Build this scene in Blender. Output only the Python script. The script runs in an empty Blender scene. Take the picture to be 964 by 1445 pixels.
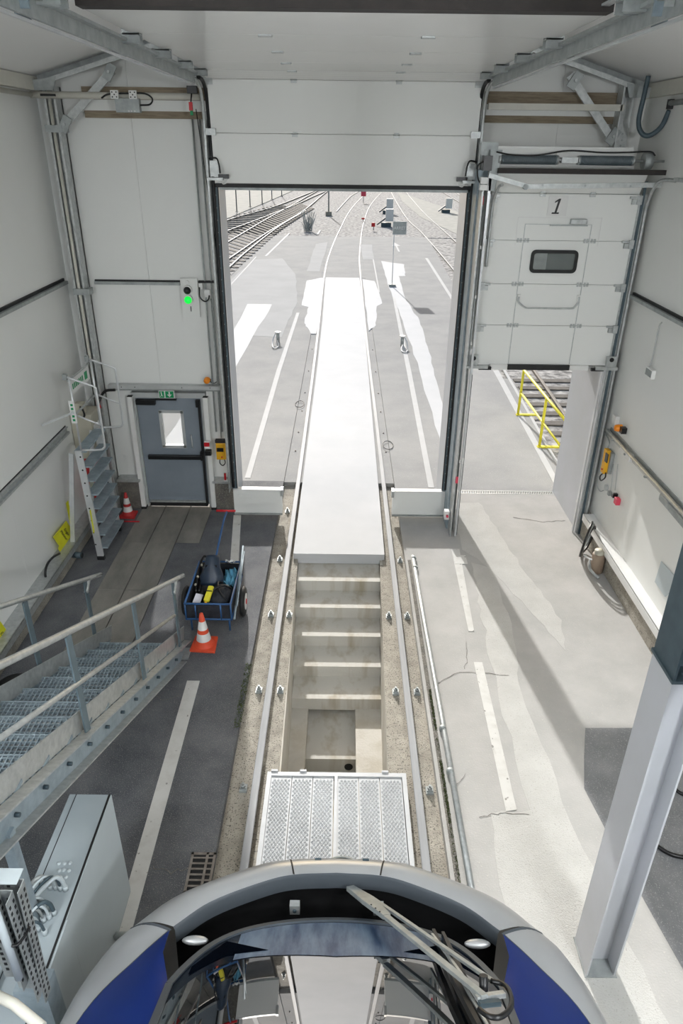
import bpy, bmesh, math, random
from mathutils import Vector, Matrix
random.seed(7)
PI = math.pi
SC = bpy.context.scene
COL = SC.collection

# ------------------------------------------------------------ camera
FPX, PITCH, ROLL, H = 993.0, math.atan(520.5/993.0), math.radians(0.7), 5.27
CX, CY = 482.0, 722.5
_F = Vector((0, math.cos(PITCH), -math.sin(PITCH)))
_R0 = Vector((1, 0, 0)); _U0 = _R0.cross(_F)
_R = _R0*math.cos(ROLL) + _U0*math.sin(ROLL)
_U = _U0*math.cos(ROLL) - _R0*math.sin(ROLL)
EYE = Vector((0, 0, H))
cd = bpy.data.cameras.new('camera'); cam = bpy.data.objects.new('camera', cd); COL.objects.link(cam)
m = Matrix((( _R.x, _U.x, -_F.x), (_R.y, _U.y, -_F.y), (_R.z, _U.z, -_F.z))).to_4x4()
m.translation = EYE
cam.matrix_world = m
cd.sensor_fit = 'VERTICAL'; cd.sensor_height = 36.0; cd.lens = 36.0*FPX/1445.0
cd.clip_start = 0.05; cd.clip_end = 600
SC.camera = cam

def P(px, py, axis, val):
    """point of the axis-aligned plane (axis = val) seen at photo pixel px, py"""
    d = _F + _R*((px-CX)/FPX) - _U*((py-CY)/FPX)
    i = 'XYZ'.index(axis)
    return EYE + d*((val-EYE[i])/d[i])

# ------------------------------------------------------------ light and exposure
SUN_DIR = Vector((0.137, -1.0, -0.476)).normalized()
w = bpy.data.worlds.new('sky'); SC.world = w; w.use_nodes = True
nt = w.node_tree; bg = nt.nodes['Background']
sky = nt.nodes.new('ShaderNodeTexSky'); sky.sky_type = 'NISHITA'
sky.sun_disc = False; sky.sun_elevation = math.asin(-SUN_DIR.z); sky.sun_rotation = math.atan2(-SUN_DIR.x, -SUN_DIR.y)
sky.air_density = 1.3; sky.dust_density = 3.0; sky.ozone_density = 1.0
nt.links.new(sky.outputs[0], bg.inputs[0]); bg.inputs[1].default_value = 0.14
sl = bpy.data.lights.new('sun', 'SUN'); so = bpy.data.objects.new('sun', sl); COL.objects.link(so)
sl.energy = 4.9; sl.angle = math.radians(0.9); sl.color = (1.0, 0.985, 0.965)
so.rotation_euler = SUN_DIR.to_track_quat('-Z', 'Y').to_euler()
FILL_POWER = 42.0  # strength of the added ceiling fill
AIMED_FILL_POWER = 95.0  # strength of the added fill aimed at the walls
SC.view_settings.view_transform = 'Standard'; SC.view_settings.look = 'None'
SC.view_settings.exposure = 0.0; SC.view_settings.gamma = 1.0
SC.view_settings.use_curve_mapping = False

# ------------------------------------------------------------ materials
def lin(c):
    def f(v):
        v /= 255.0
        return v/12.92 if v <= 0.04045 else ((v+0.055)/1.055)**2.4
    return (f(c[0]), f(c[1]), f(c[2]), 1.0)
def mat(name, c1, c2=None, scale=4.0, rough=0.6, metal=0.0, bump=0.0, bscale=60.0, detail=6.0, spread=(0.35, 0.65), emit=0.0, stretch=None, speck=None, spec=0.5):
    mt = bpy.data.materials.new(name); mt.use_nodes = True
    n = mt.node_tree.nodes; l = mt.node_tree.links; b = n['Principled BSDF']
    b.inputs['Roughness'].default_value = rough; b.inputs['Metallic'].default_value = metal
    b.inputs['Specular IOR Level'].default_value = spec
    b.inputs['Base Color'].default_value = lin(c1)
    tc = n.new('ShaderNodeTexCoord'); out = tc.outputs['Object']
    if stretch:
        mp = n.new('ShaderNodeMapping'); mp.inputs['Scale'].default_value = stretch
        l.new(out, mp.inputs[0]); out = mp.outputs[0]
    col = None
    if c2 is not None:
        nz = n.new('ShaderNodeTexNoise'); nz.inputs['Scale'].default_value = scale; nz.inputs['Detail'].default_value = detail
        nz.inputs['Roughness'].default_value = 0.62
        l.new(out, nz.inputs['Vector'])
        cr = n.new('ShaderNodeValToRGB'); cr.color_ramp.elements[0].position = spread[0]; cr.color_ramp.elements[1].position = spread[1]
        cr.color_ramp.elements[0].color = lin(c1); cr.color_ramp.elements[1].color = lin(c2)
        l.new(nz.outputs[0], cr.inputs[0]); col = cr.outputs[0]
    if speck:      # speck = (scale, threshold, colour): exposed aggregate, pits, grit
        v = n.new('ShaderNodeTexNoise'); v.inputs['Scale'].default_value = speck[0]; v.inputs['Detail'].default_value = 2.0
        l.new(tc.outputs['Object'], v.inputs['Vector'])
        r = n.new('ShaderNodeValToRGB'); r.color_ramp.elements[0].position = speck[1]; r.color_ramp.elements[1].position = speck[1]+0.04
        l.new(v.outputs[0], r.inputs[0])
        mx = n.new('ShaderNodeMix'); mx.data_type = 'RGBA'
        l.new(r.outputs[0], mx.inputs['Factor'])
        if col: l.new(col, mx.inputs[6])
        else: mx.inputs[6].default_value = lin(c1)
        mx.inputs[7].default_value = lin(speck[2]); col = mx.outputs[2]
    if col: l.new(col, b.inputs['Base Color'])
    if bump > 0:
        nb = n.new('ShaderNodeTexNoise'); nb.inputs['Scale'].default_value = bscale; nb.inputs['Detail'].default_value = 4.0
        l.new(tc.outputs['Object'], nb.inputs['Vector'])
        bp = n.new('ShaderNodeBump'); bp.inputs['Strength'].default_value = bump; bp.inputs['Distance'].default_value = 0.01
        l.new(nb.outputs[0], bp.inputs['Height']); l.new(bp.outputs[0], b.inputs['Normal'])
    if emit > 0:
        b.inputs['Emission Color'].default_value = lin(c1); b.inputs['Emission Strength'].default_value = emit
    return mt
def ribs(mt, freq, axis, strength=0.25):
    """fine pressed lines of a sandwich panel, as relief"""
    n = mt.node_tree.nodes; l = mt.node_tree.links; b = n['Principled BSDF']
    tc = n.new('ShaderNodeTexCoord'); wv = n.new('ShaderNodeTexWave')
    wv.bands_direction = axis; wv.inputs['Scale'].default_value = freq; wv.inputs['Distortion'].default_value = 0.0
    l.new(tc.outputs['Object'], wv.inputs[0])
    bp = n.new('ShaderNodeBump'); bp.inputs['Strength'].default_value = strength; bp.inputs['Distance'].default_value = 0.002
    l.new(wv.outputs[0], bp.inputs['Height']); l.new(bp.outputs[0], b.inputs['Normal'])
    return mt

M = {}
M['wall'] = mat('white_sandwich_panel', (228, 229, 226), (231, 232, 229), 0.8, 0.45)
M['wall2'] = ribs(mat('ribbed_white_panel', (226, 227, 225), (229, 230, 228), 0.8, 0.35), 12, 'Y', 0.12)
M['ceil'] = mat('ceiling_panel', (232, 232, 231), (235, 235, 234), 0.6, 0.5)
M['door_panel'] = mat('door_panel_white', (228, 229, 226), (231, 232, 229), 0.7, 0.38)
M['door_ceil'] = ribs(mat('door_panel_ribbed', (232, 232, 230), (235, 235, 233), 0.7, 0.22), 10, 'Y', 0.5)
M['galv'] = mat('galvanised_steel', (172, 176, 176), (196, 199, 198), 18, 0.42, 0.55)
M['galv_dull'] = mat('dull_galvanised_steel', (150, 155, 155), (172, 177, 176), 10, 0.5, 0.4)
M['galv_blue'] = mat('bluish_galvanised_steel', (138, 152, 160), (160, 174, 182), 9, 0.5, 0.3)
M['alu'] = mat('aluminium', (200, 203, 205), (215, 217, 218), 6, 0.35, 0.5)
M['dark_steel'] = mat('dark_slate_steel', (62, 78, 86), (76, 92, 100), 5, 0.5, 0.1)
M['black'] = mat('black_rubber', (22, 23, 24), (30, 31, 32), 10, 0.6)
M['blackpl'] = mat('black_plastic', (18, 19, 21), None, 10, 0.35)
M['brown_black'] = mat('dark_brown_rubber', (50, 44, 42), (40, 36, 35), 8, 0.7)
M['wood'] = mat('weathered_timber', (150, 138, 118), (126, 112, 94), 5, 0.8, stretch=(1, 8, 10))
M['conduit'] = mat('cream_conduit', (205, 203, 192), (198, 196, 186), 6, 0.45)
M['asphalt_in'] = mat('dark_indoor_asphalt', (80, 83, 88), (106, 107, 110), 2.2, 0.85, bump=0.6, bscale=70, speck=(130, 0.62, (158, 156, 150)))
M['slabs'] = mat('worn_concrete_slab', (112, 110, 105), (140, 136, 129), 3.0, 0.8, bump=0.3, bscale=50, stretch=(1, 0.4, 1))
M['conc'] = mat('indoor_concrete', (168, 167, 164), (182, 180, 177), 1.6, 0.85, spec=0.2, bump=0.25, bscale=60, speck=(60, 0.66, (190, 187, 180)))
M['conc_light'] = mat('pale_concrete_patch', (184, 183, 179), (195, 194, 190), 2.6, 0.85, spec=0.15, bump=0.5, bscale=90, speck=(70, 0.64, (172, 170, 164)))
M['strip'] = mat('exposed_aggregate_concrete', (150, 145, 134), (180, 174, 162), 5.0, 0.9, bump=1.0, bscale=75, speck=(75, 0.60, (96, 92, 86)))
M['strip_dark'] = mat('dirty_aggregate_concrete', (92, 90, 86), (120, 116, 108), 6.0, 0.9, bump=1.0, bscale=75, speck=(80, 0.60, (150, 146, 138)))
M['pit'] = mat('pit_concrete', (206, 202, 193), (192, 186, 173), 3.2, 0.85, bump=0.3, bscale=40, spread=(0.42, 0.62), stretch=(1, 1, 0.4))
M['pit_stain'] = mat('stained_pit_concrete', (204, 201, 193), (166, 154, 130), 3.4, 0.85, bump=0.3, bscale=40, detail=3.0, spread=(0.48, 0.80), stretch=(1.6, 1, 0.25))
M['white_slab'] = mat('white_painted_slab', (200, 201, 203), (194, 196, 198), 1.2, 0.75, spec=0.19)
M['asphalt_out'] = mat('sun_bleached_asphalt', (158, 158, 157), (170, 169, 167), 0.9, 0.9, spec=0.15, bump=0.4, bscale=60, speck=(40, 0.66, (190, 189, 187)))
M['asphalt_pale'] = mat('pale_asphalt_patch', (178, 178, 177), (186, 186, 185), 0.8, 0.9, spec=0.1)
M['ballast'] = mat('grey_ballast', (96, 95, 94), (196, 193, 189), 5.0, 0.95, bump=1.0, bscale=9, detail=12, spread=(0.36, 0.64))
M['earth'] = mat('dry_grassy_earth', (162, 161, 153), (180, 178, 170), 1.5, 0.95, bump=0.6, bscale=8)
M['paint'] = mat('white_road_paint', (210, 209, 205), (196, 194, 189), 7, 0.85, spec=0.15, spread=(0.45, 0.75), speck=(18, 0.68, (150, 148, 143)))
M['paint_bright'] = mat('fresh_white_paint', (200, 200, 199), (194, 194, 193), 3, 0.8, spec=0.2)
M['rail'] = mat('polished_rail_steel', (160, 161, 163), (140, 142, 144), 14, 0.62, 0.0, spec=0.35, stretch=(1, 0.05, 1))
M['rail_side'] = mat('weathered_rail_side', (138, 132, 126), (118, 110, 103), 14, 0.7, 0.2)
M['moss'] = mat('green_moss', (92, 104, 52), (66, 78, 40), 30, 0.95, bump=1, bscale=120)
M['door_blue'] = mat('blue_grey_door_paint', (122, 131, 140), (130, 139, 148), 2, 0.45)
M['frame_grey'] = mat('light_grey_frame', (186, 189, 189), (196, 199, 198), 4, 0.4, 0.3)
M['yellow'] = mat('yellow_plastic', (232, 172, 30), (238, 180, 38), 6, 0.45)
M['lemon'] = mat('lemon_yellow_tag', (228, 226, 34), (220, 216, 30), 6, 0.6)
M['yellow_rail'] = mat('yellow_painted_steel', (232, 222, 60), (226, 214, 54), 5, 0.5)
M['orange'] = mat('orange_lens', (240, 140, 20), None, rough=0.3)
M['cone'] = mat('orange_cone_rubber', (226, 84, 50), (212, 74, 44), 12, 0.6)
M['cone_red'] = mat('red_cone_rubber', (190, 48, 48), (176, 40, 42), 12, 0.6)
M['white'] = mat('white_plastic', (226, 226, 224), (220, 220, 218), 5, 0.5)
M['red'] = mat('red_enamel', (200, 26, 38), (190, 22, 34), 5, 0.4)
M['pink'] = mat('faded_red_plastic', (214, 70, 92), None, rough=0.5)
M['green'] = mat('safety_green', (0, 140, 84), None, rough=0.5)
M['green_lamp'] = mat('lit_green_lens', (10, 230, 70), None, rough=0.3, emit=0.9)
M['cart_blue'] = mat('blue_cart_paint', (44, 84, 132), (52, 94, 142), 8, 0.45)
M['cyan'] = mat('turquoise_cloth', (96, 162, 190), (70, 130, 160), 20, 0.8)
M['navy'] = mat('black_nylon', (26, 29, 36), (38, 42, 50), 14, 0.7, bump=0.4, bscale=30)
M['helmet'] = mat('dark_blue_mask_plastic', (30, 44, 62), (36, 52, 72), 4, 0.4)
M['paper'] = mat('paper', (232, 230, 240), (222, 220, 230), 5, 0.7)
M['beige'] = mat('beige_steel_cabinet', (178, 174, 158), (184, 180, 164), 3, 0.5)
M['cab'] = mat('pale_grey_cabinet', (182, 192, 196), (188, 198, 202), 2, 0.45)
M['cabtop'] = mat('grey_cabinet_top', (160, 171, 176), (168, 178, 183), 2, 0.45)
M['column'] = mat('light_grey_column_paint', (192, 194, 200), (184, 187, 190), 1.2, 0.5)
M['train_grey'] = mat('silver_train_paint', (172, 175, 178), (166, 169, 172), 2, 0.28, 0.25)
M['train_edge'] = mat('cowl_shade_and_seam_grey', (70, 76, 82), None, rough=0.5)  # cowl's inner face darkened as painted shade; also used for seams
M['train_blue'] = mat('deep_blue_train_paint', (14, 42, 112), (12, 38, 102), 1.5, 0.45, spec=0.15)
M['train_black'] = mat('black_cowl_pit', (7, 7, 8), (11, 11, 12), 8, 0.8, spec=0.1)
M['train_mask'] = mat('blue_grey_glass_band', (34, 58, 92), (104, 124, 146), 5, 0.3, stretch=(2.5, 0.5, 0.5))
M['trim'] = mat('silver_screen_trim', (84, 92, 100), None, rough=0.35, metal=0.5)
M['soil'] = mat('soil_under_ground', (110, 104, 96), None, rough=0.95)
g = mat('dark_windscreen_glass', (7, 11, 16), None, rough=0.0); g.node_tree.nodes['Principled BSDF'].inputs['IOR'].default_value = 3.8
g.node_tree.nodes['Principled BSDF'].inputs['Coat Weight'].default_value = 1.0; g.node_tree.nodes['Principled BSDF'].inputs['Coat Roughness'].default_value = 0.0
M['screen'] = g
def glassy(name, col, alpha):
    mt = mat(name, col, None, rough=0.05); mt.node_tree.nodes['Principled BSDF'].inputs['Alpha'].default_value = alpha; return mt
M['tint'] = glassy('tinted_glazing', (150, 155, 152), 0.35)
M['clear'] = glassy('clear_glazing', (230, 235, 235), 0.18)
M['sleeper'] = mat('old_timber_sleeper', (112, 107, 101), (90, 86, 81), 6, 0.9)
M['perf'] = mat('pale_grey_perforated_steel', (186, 188, 190), (178, 180, 182), 8, 0.45, 0.1)
M['shaded_asphalt'] = mat('shaded_indoor_asphalt', (112, 114, 117), (134, 135, 137), 2.0, 0.85, bump=0.6, bscale=70, speck=(110, 0.62, (160, 160, 158)))  # asphalt speckle, base tone darkened to stand for shade
M['dark_glass'] = mat('dark_glass_border', (10, 17, 28), (16, 26, 40), 4, 0.12)
M['slate'] = mat('slate_seal', (88, 104, 112), (98, 114, 122), 5, 0.5)
M['print'] = mat('black_screen_print', (8, 12, 20), None, rough=0.9, spec=0.0)
M['tube'] = mat('lit_fill_tube', (250, 250, 245), None, emit=3.0)  # glow of the added fill lights

# ------------------------------------------------------------ helpers
def wloc(o):
    v = Vector((0, 0, 0))
    while o is not None:
        v += o.location; o = o.parent
    return v
def tag(o, label=None, cat=None, group=None, kind=None):
    if label: o['label'] = label
    if cat: o['category'] = cat
    if group: o['group'] = group
    if kind: o['kind'] = kind
    return o
def thing(name, label, cat, loc=(0, 0, 0), group=None):
    o = bpy.data.objects.new(name, None); COL.objects.link(o); o.location = loc; o.empty_display_size = 0.1
    return tag(o, label, cat, group)
def struct(name, loc=(0, 0, 0)):
    o = bpy.data.objects.new(name, None); COL.objects.link(o); o.location = loc
    return tag(o, kind='structure')
def V(*a): return Vector(a)

class MB:
    def __init__(s): s.v = []; s.f = []; s.sm = []
    def add(s, vs, fs, smooth=False):
        k = len(s.v); s.v += [Vector(v) for v in vs]
        for f in fs: s.f.append([i+k for i in f]); s.sm.append(smooth)
        return s
    def hexa(s, a):   # 8 corners: bottom loop 0-3, top loop 4-7
        return s.add(a, [(3, 2, 1, 0), (4, 5, 6, 7), (0, 1, 5, 4), (1, 2, 6, 5), (2, 3, 7, 6), (3, 0, 4, 7)])
    def box(s, x0, x1, y0, y1, z0, z1):
        x0, x1 = sorted((x0, x1)); y0, y1 = sorted((y0, y1)); z0, z1 = sorted((z0, z1))
        return s.hexa([(x0, y0, z0), (x1, y0, z0), (x1, y1, z0), (x0, y1, z0), (x0, y0, z1), (x1, y0, z1), (x1, y1, z1), (x0, y1, z1)])
    def bar(s, p, q, w, h, up=(0, 0, 1)):   # rectangular bar p->q, w sideways, h along up
        p = Vector(p); q = Vector(q); d = (q-p).normalized(); up = Vector(up)
        sd = d.cross(up)
        if sd.length < 1e-4: sd = d.cross(Vector((1, 0, 0)))
        sd.normalize(); u = sd.cross(d).normalized(); a = sd*w/2; b = u*h/2
        return s.hexa([p-a-b, p+a-b, q+a-b, q-a-b, p-a+b, p+a+b, q+a+b, q-a+b])
    def cyl(s, p, q, r, n=12, r2=None, caps=True):
        p = Vector(p); q = Vector(q); r2 = r if r2 is None else r2
        d = (q-p).normalized(); a = d.orthogonal().normalized(); b = d.cross(a)
        vs = [p+(a*math.cos(2*PI*i/n)+b*math.sin(2*PI*i/n))*r for i in range(n)] + [q+(a*math.cos(2*PI*i/n)+b*math.sin(2*PI*i/n))*r2 for i in range(n)]
        s.add(vs, [(i, (i+1) % n, n+(i+1) % n, n+i) for i in range(n)], True)
        if caps:
            k = len(s.v)-2*n
            s.f.append([k+i for i in reversed(range(n))]); s.sm.append(False)
            s.f.append([k+n+i for i in range(n)]); s.sm.append(False)
        return s
    def tube(s, pts, r, n=8, smooth=0):
        pts = [Vector(p) for p in pts]
        if smooth:
            q = [pts[0]*2-pts[1]] + pts + [pts[-1]*2-pts[-2]]; out = []
            for i in range(1, len(q)-2):
                for k in range(smooth):
                    t = k/smooth; a, b, c, d = q[i-1], q[i], q[i+1], q[i+2]
                    out.append(0.5*((2*b)+(c-a)*t+(2*a-5*b+4*c-d)*t*t+(3*b-a-3*c+d)*t**3))
            out.append(pts[-1]); pts = out
        a = None; rings = []
        for i, p in enumerate(pts):
            d = (pts[min(i+1, len(pts)-1)]-pts[max(i-1, 0)]).normalized()
            a = d.orthogonal().normalized() if a is None else (a-d*a.dot(d)).normalized()
            b = d.cross(a); rings.append([p+(a*math.cos(2*PI*k/n)+b*math.sin(2*PI*k/n))*r for k in range(n)])
        vs = [v for rg in rings for v in rg]; fs = []
        for i in range(len(rings)-1):
            for k in range(n): fs.append((i*n+k, i*n+(k+1) % n, (i+1)*n+(k+1) % n, (i+1)*n+k))
        s.add(vs, fs, True)
        k = len(s.v)-len(vs)
        s.f.append([k+i for i in reversed(range(n))]); s.sm.append(False)
        s.f.append([k+len(vs)-n+i for i in range(n)]); s.sm.append(False)
        return s
    def lathe(s, c, prof, n=20, axis=(0, 0, 1), sx=1.0, sy=1.0):   # prof: (radius, height)
        c = Vector(c); d = Vector(axis).normalized(); a = Vector((1, 0, 0)) if abs(d.z) > 0.9 else d.orthogonal().normalized(); b = d.cross(a)
        vs = [c+d*h+(a*math.cos(2*PI*k/n)*sx+b*math.sin(2*PI*k/n)*sy)*max(r, 1e-4) for r, h in prof for k in range(n)]
        fs = [(i*n+k, i*n+(k+1) % n, (i+1)*n+(k+1) % n, (i+1)*n+k) for i in range(len(prof)-1) for k in range(n)]
        s.add(vs, fs, True); return s
    def prism(s, poly, d):   # poly: 3-D points, extruded by vector d
        poly = [Vector(p) for p in poly]; d = Vector(d); n = len(poly)
        return s.add(poly+[p+d for p in poly], [tuple(reversed(range(n))), tuple(range(n, 2*n))]+[(i, (i+1) % n, n+(i+1) % n, n+i) for i in range(n)])
    def ell(s, c, rx, ry, rz, n=16, m=10, rot=None):
        c = Vector(c); vs = []; fs = []
        for i in range(m+1):
            t = PI*i/m
            for k in range(n):
                p = Vector((rx*math.sin(t)*math.cos(2*PI*k/n), ry*math.sin(t)*math.sin(2*PI*k/n), rz*math.cos(t)))
                if rot: p = rot @ p
                vs.append(c+p)
        for i in range(m):
            for k in range(n): fs.append((i*n+k, (i+1)*n+k, (i+1)*n+(k+1) % n, i*n+(k+1) % n))
        return s.add(vs, fs, True)
    def grid(s, rows, smooth=True):   # rows of equal length
        n = len(rows[0]); vs = [p for r in rows for p in r]
        return s.add(vs, [(i*n+j, i*n+j+1, (i+1)*n+j+1, (i+1)*n+j) for i in range(len(rows)-1) for j in range(n-1)], smooth)
    def build(s, name, m, parent=None, label=None, cat=None, group=None, kind=None, bevel=0.0, base=None, thick=0.0):
        me = bpy.data.meshes.new(name)
        if parent is not None: off = wloc(parent); loc = Vector((0, 0, 0))
        else:
            if base is None and cat:
                xs = [v.x for v in s.v]; ys = [v.y for v in s.v]; zs = [v.z for v in s.v]
                base = ((min(xs)+max(xs))/2, (min(ys)+max(ys))/2, min(zs))
            loc = Vector(base) if base else Vector((0, 0, 0)); off = loc
        me.from_pydata([v-off for v in s.v], [], s.f)
        me.polygons.foreach_set('use_smooth', s.sm)
        me.materials.append(m if not isinstance(m, str) else M[m])
        bm = bmesh.new(); bm.from_mesh(me); bmesh.ops.recalc_face_normals(bm, faces=bm.faces); bm.to_mesh(me); bm.free()
        me.update()
        o = bpy.data.objects.new(name, me); COL.objects.link(o); o.location = loc
        if parent is not None: o.parent = parent
        if thick > 0:
            md = o.modifiers.new('thick', 'SOLIDIFY'); md.thickness = thick; md.offset = -1
        if bevel > 0:
            md = o.modifiers.new('bevel', 'BEVEL'); md.width = bevel; md.segments = 2; md.limit_method = 'ANGLE'
        return tag(o, label, cat, group, kind)
def copy_tree(o, parent=None):
    c = o.copy(); COL.objects.link(c); c.parent = parent
    for ch in list(o.children): copy_tree(ch, c)
    return c
def text_obj(txt, size, loc, rot, m, parent, name='lettering', ext=0.001, italic=False, align='CENTER'):
    cu = bpy.data.curves.new(name, 'FONT'); cu.body = txt; cu.size = size; cu.extrude = ext; cu.align_x = align; cu.align_y = 'CENTER'
    if italic: cu.shear = 0.25
    t = bpy.data.objects.new('tmp', cu); COL.objects.link(t)
    dg = bpy.context.evaluated_depsgraph_get(); me = bpy.data.meshes.new_from_object(t.evaluated_get(dg))
    bpy.data.objects.remove(t)
    R = rot if isinstance(rot, Matrix) else Matrix.Identity(3)
    off = wloc(parent) if parent is not None else Vector((0, 0, 0))
    for v in me.vertices: v.co = R @ v.co + Vector(loc) - off
    me.materials.clear(); me.materials.append(M[m])
    o = bpy.data.objects.new(name, me); COL.objects.link(o); o.parent = parent
    return o
def basis(right, up):
    r = Vector(right).normalized(); u = Vector(up).normalized(); n = r.cross(u)
    return Matrix(((r.x, u.x, n.x), (r.y, u.y, n.y), (r.z, u.z, n.z)))
FRONT = basis((1, 0, 0), (0, 0, 1))      # faces the camera (-Y)


# ------------------------------------------------------------ ground, floor, pit
def slab(name, polys, z0, z1, m, parent=None, **k):
    b = MB()
    for p in polys: b.prism([(x, y, z0) for x, y in p], (0, 0, z1-z0))
    return b.build(name, m, parent, **k)
def ragged(poly, a=.03, n=7):
    rr = random.Random(len(poly)*7+int(poly[0][1]*100)); out = []
    for i in range(len(poly)):
        p, q = poly[i], poly[(i+1) % len(poly)]; L = math.hypot(q[0]-p[0], q[1]-p[1]); k = max(1, min(n, int(L/(a*4))))
        for j in range(k):
            t = j/k; o = 0 if j == 0 else rr.uniform(-a, a); out.append((p[0]+(q[0]-p[0])*t-(q[1]-p[1])/L*o, p[1]+(q[1]-p[1])*t+(q[0]-p[0])/L*o))
    return out
def rect(x0, x1, y0, y1): return [(x0, y0), (x1, y0), (x1, y1), (x0, y1)]

fl = struct('floor')
# dark asphalt on the left, old concrete slabs by the side door, pale concrete on the right
slab('asphalt', [rect(-4.2, -1.02, -14, 5.9), rect(-4.2, -3.22, 5.9, 11.2), rect(-2.45, -1.02, 5.9, 9.0), rect(-2.1, -1.02, 9.0, 11.2), rect(-3.22, -2.45, 5.9, 6.3)], -0.30, 0.0, 'asphalt_in', fl)
xs = [(-3.22, -2.86), (-2.855, -2.455)]
for y0, y1 in ((6.3, 7.75), (7.758, 9.0), (9.008, 10.6)):
    for x0, x1 in xs + ([(-2.45, -2.1)] if y0 > 9 else []):
        slab('concrete_slab', [rect(x0+0.004, x1-0.004, y0, y1)], -0.30, 0.004, 'slabs', fl)
slab('concrete', [rect(0.92, 4.2, -14, 10.78)], -0.30, 0.0, 'conc', fl)
# paler repair strips of the concrete, a few millimetres proud
slab('concrete_patch', [ragged(q_) for q_ in [[(1.30, 3.1), (1.36, 4.3), (1.72, 4.35), (1.73, 6.4), (1.80, 7.4), (1.85, 8.55), (2.15, 8.4), (2.1, 6.9), (1.98, 5.9), (2.05, 4.2), (2.3, 2.5), (3.6, -2.0), (1.30, -2.0)]]], 0.0, 0.003, 'conc_light', fl)
slab('concrete_patch', [ragged(q_) for q_ in [[(1.78, 8.9), (1.80, 10.4), (2.28, 10.45), (2.42, 9.6), (2.50, 8.8), (2.62, 8.1), (2.78, 7.2), (2.66, 6.6), (2.45, 7.3), (2.1, 8.4)]]], 0.0, 0.0022, 'conc_light', fl)
slab('shaded_floor_patch', [[(2.28, 4.6), (2.40, 5.0), (2.52, 5.36), (3.66, 5.38), (3.66, -3), (3.3, -3), (2.62, 2.4), (2.52, 2.95), (2.43, 3.5), (2.36, 3.95)]], 0.0, 0.0038, 'shaded_asphalt', fl)  # speckled asphalt; the hall's deeper shade is painted into its tone and edge
# track bed strips beside the pit
slab('track_bed', [rect(-1.02, -0.63, 8.6, 11.2), rect(0.6, 0.92, 8.6, 11.2)], -0.9, -0.09, 'strip', fl)
slab('track_bed', [[(-1.02, 3.9), (-0.56, 3.9), (-0.62, 8.6), (-1.02, 8.6)], [(0.46, 3.9), (0.92, 3.9), (0.92, 8.6), (0.56, 8.6)]], -0.9, -0.09, 'strip', fl)
slab('track_bed', [rect(-1.02, -0.56, -14, 3.9), rect(0.46, 0.92, -14, 3.9)], -0.9, -0.09, 'strip', fl)
# raised lip next to the left strip
# white painted lines inside, worn
slab('painted_line', [[(-1.67, 2.6), (-1.54, 2.6), (-1.54, 6.0), (-1.68, 6.0)]], 0.0, 0.003, 'paint', fl)
slab('painted_line', [[(-1.52, 8.05), (-1.40, 8.05), (-1.60, 9.9), (-1.72, 9.9)]], 0.0, 0.003, 'paint', fl)
slab('painted_line', [[(1.50, 4.33), (1.60, 4.35), (1.64, 6.37), (1.54, 6.37)]], 0.003, 0.006, 'paint', fl)
slab('painted_line', [[(1.57, 6.95), (1.64, 6.95), (1.74, 8.92), (1.62, 8.92)]], 0.003, 0.006, 'paint', fl)
slab('painted_line', [rect(1.62, 1.80, 8.50, 8.74)], 0.005, 0.0085, 'paint', fl)
# round dark manhole lid on the left
b = MB(); b.lathe((-3.55, 5.90, -0.01), [(0.0, 0.016), (0.17, 0.016), (0.19, 0.012), (0.19, 0)], 28); b.build('manhole_lid', 'black', fl)

# cracks: thin ragged grooves
b = MB()
def crack(pts, wd=0.006):
    q = [Vector((x, y, 0.0045)) for x, y in pts]; out = []
    for i in range(len(q)-1):
        for k in range(5):
            t = k/5; p = q[i].lerp(q[i+1], t); out.append(p+Vector((random.uniform(-.015, .015), random.uniform(-.02, .02), 0)))
    out.append(q[-1])
    for i in range(len(out)-1): b.bar(out[i], out[i+1], wd*random.uniform(.5, 1.3), 0.002)
crack([(2.75, 9.95), (3.2, 9.80), (3.55, 9.85)]); crack([(1.05, 6.0), (1.35, 6.2), (1.9, 6.15)]); crack([(1.5, 6.75), (1.48, 6.45), (1.42, 6.25)], .004)
crack([(1.25, 4.25), (1.45, 4.32), (1.7, 4.3)], .004); crack([(1.1, 4.6), (1.2, 4.75)], .004)
crack([(-1.52, 3.75), (-1.35, 3.70), (-1.2, 3.75)]); crack([(-2.2, 5.9), (-1.9, 5.7), (-1.7, 5.75)], .004)
b.build('crack', 'strip_dark', fl, kind='stuff')

pit = struct('pit')
XL = lambda y: -0.54-0.018*(y-4.0); XR = lambda y: 0.46+0.022*(y-4.0)
b = MB()   # side walls
for s_, fx in ((-1, XL), (1, XR)):
    x0, x1 = fx(8.9), fx(2.0)
    t = 0.05*s_
    b.prism([(x0, 8.9, -2.3), (x0+t, 8.9, -2.3), (x0+t, 8.9, -0.10), (x0, 8.9, -0.10)], (x1-x0, -6.9, 0))
b.build('side_wall', 'pit', pit)
b = MB(); b.box(-0.7, 0.7, 2.0, 9.2, -2.5, -2.3); b.build('pit_bottom', 'pit', pit)
Y0, Z0, T, RR = 8.29, -0.17, 0.416, 0.16
for k in range(5):
    yf = Y0-k*T; zt = Z0-k*RR
    b = MB(); b.box(XL(yf)-0.0, XR(yf)+0.0, yf, yf+T+0.35, zt-RR-0.02, zt); b.build('stair_step', 'pit_stain', pit)
yl = Y0-4*T; zs = Z0-5*RR     # shelves either side of a narrow centre channel
b = MB(); b.box(-0.70, -0.385, 2.0, yl+0.3, -2.3, zs); b.build('pit_shelf', 'pit', pit)
b = MB(); b.box(0.20, 0.66, 2.0, yl+0.3, -2.3, zs); b.build('pit_shelf', 'pit', pit)
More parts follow.
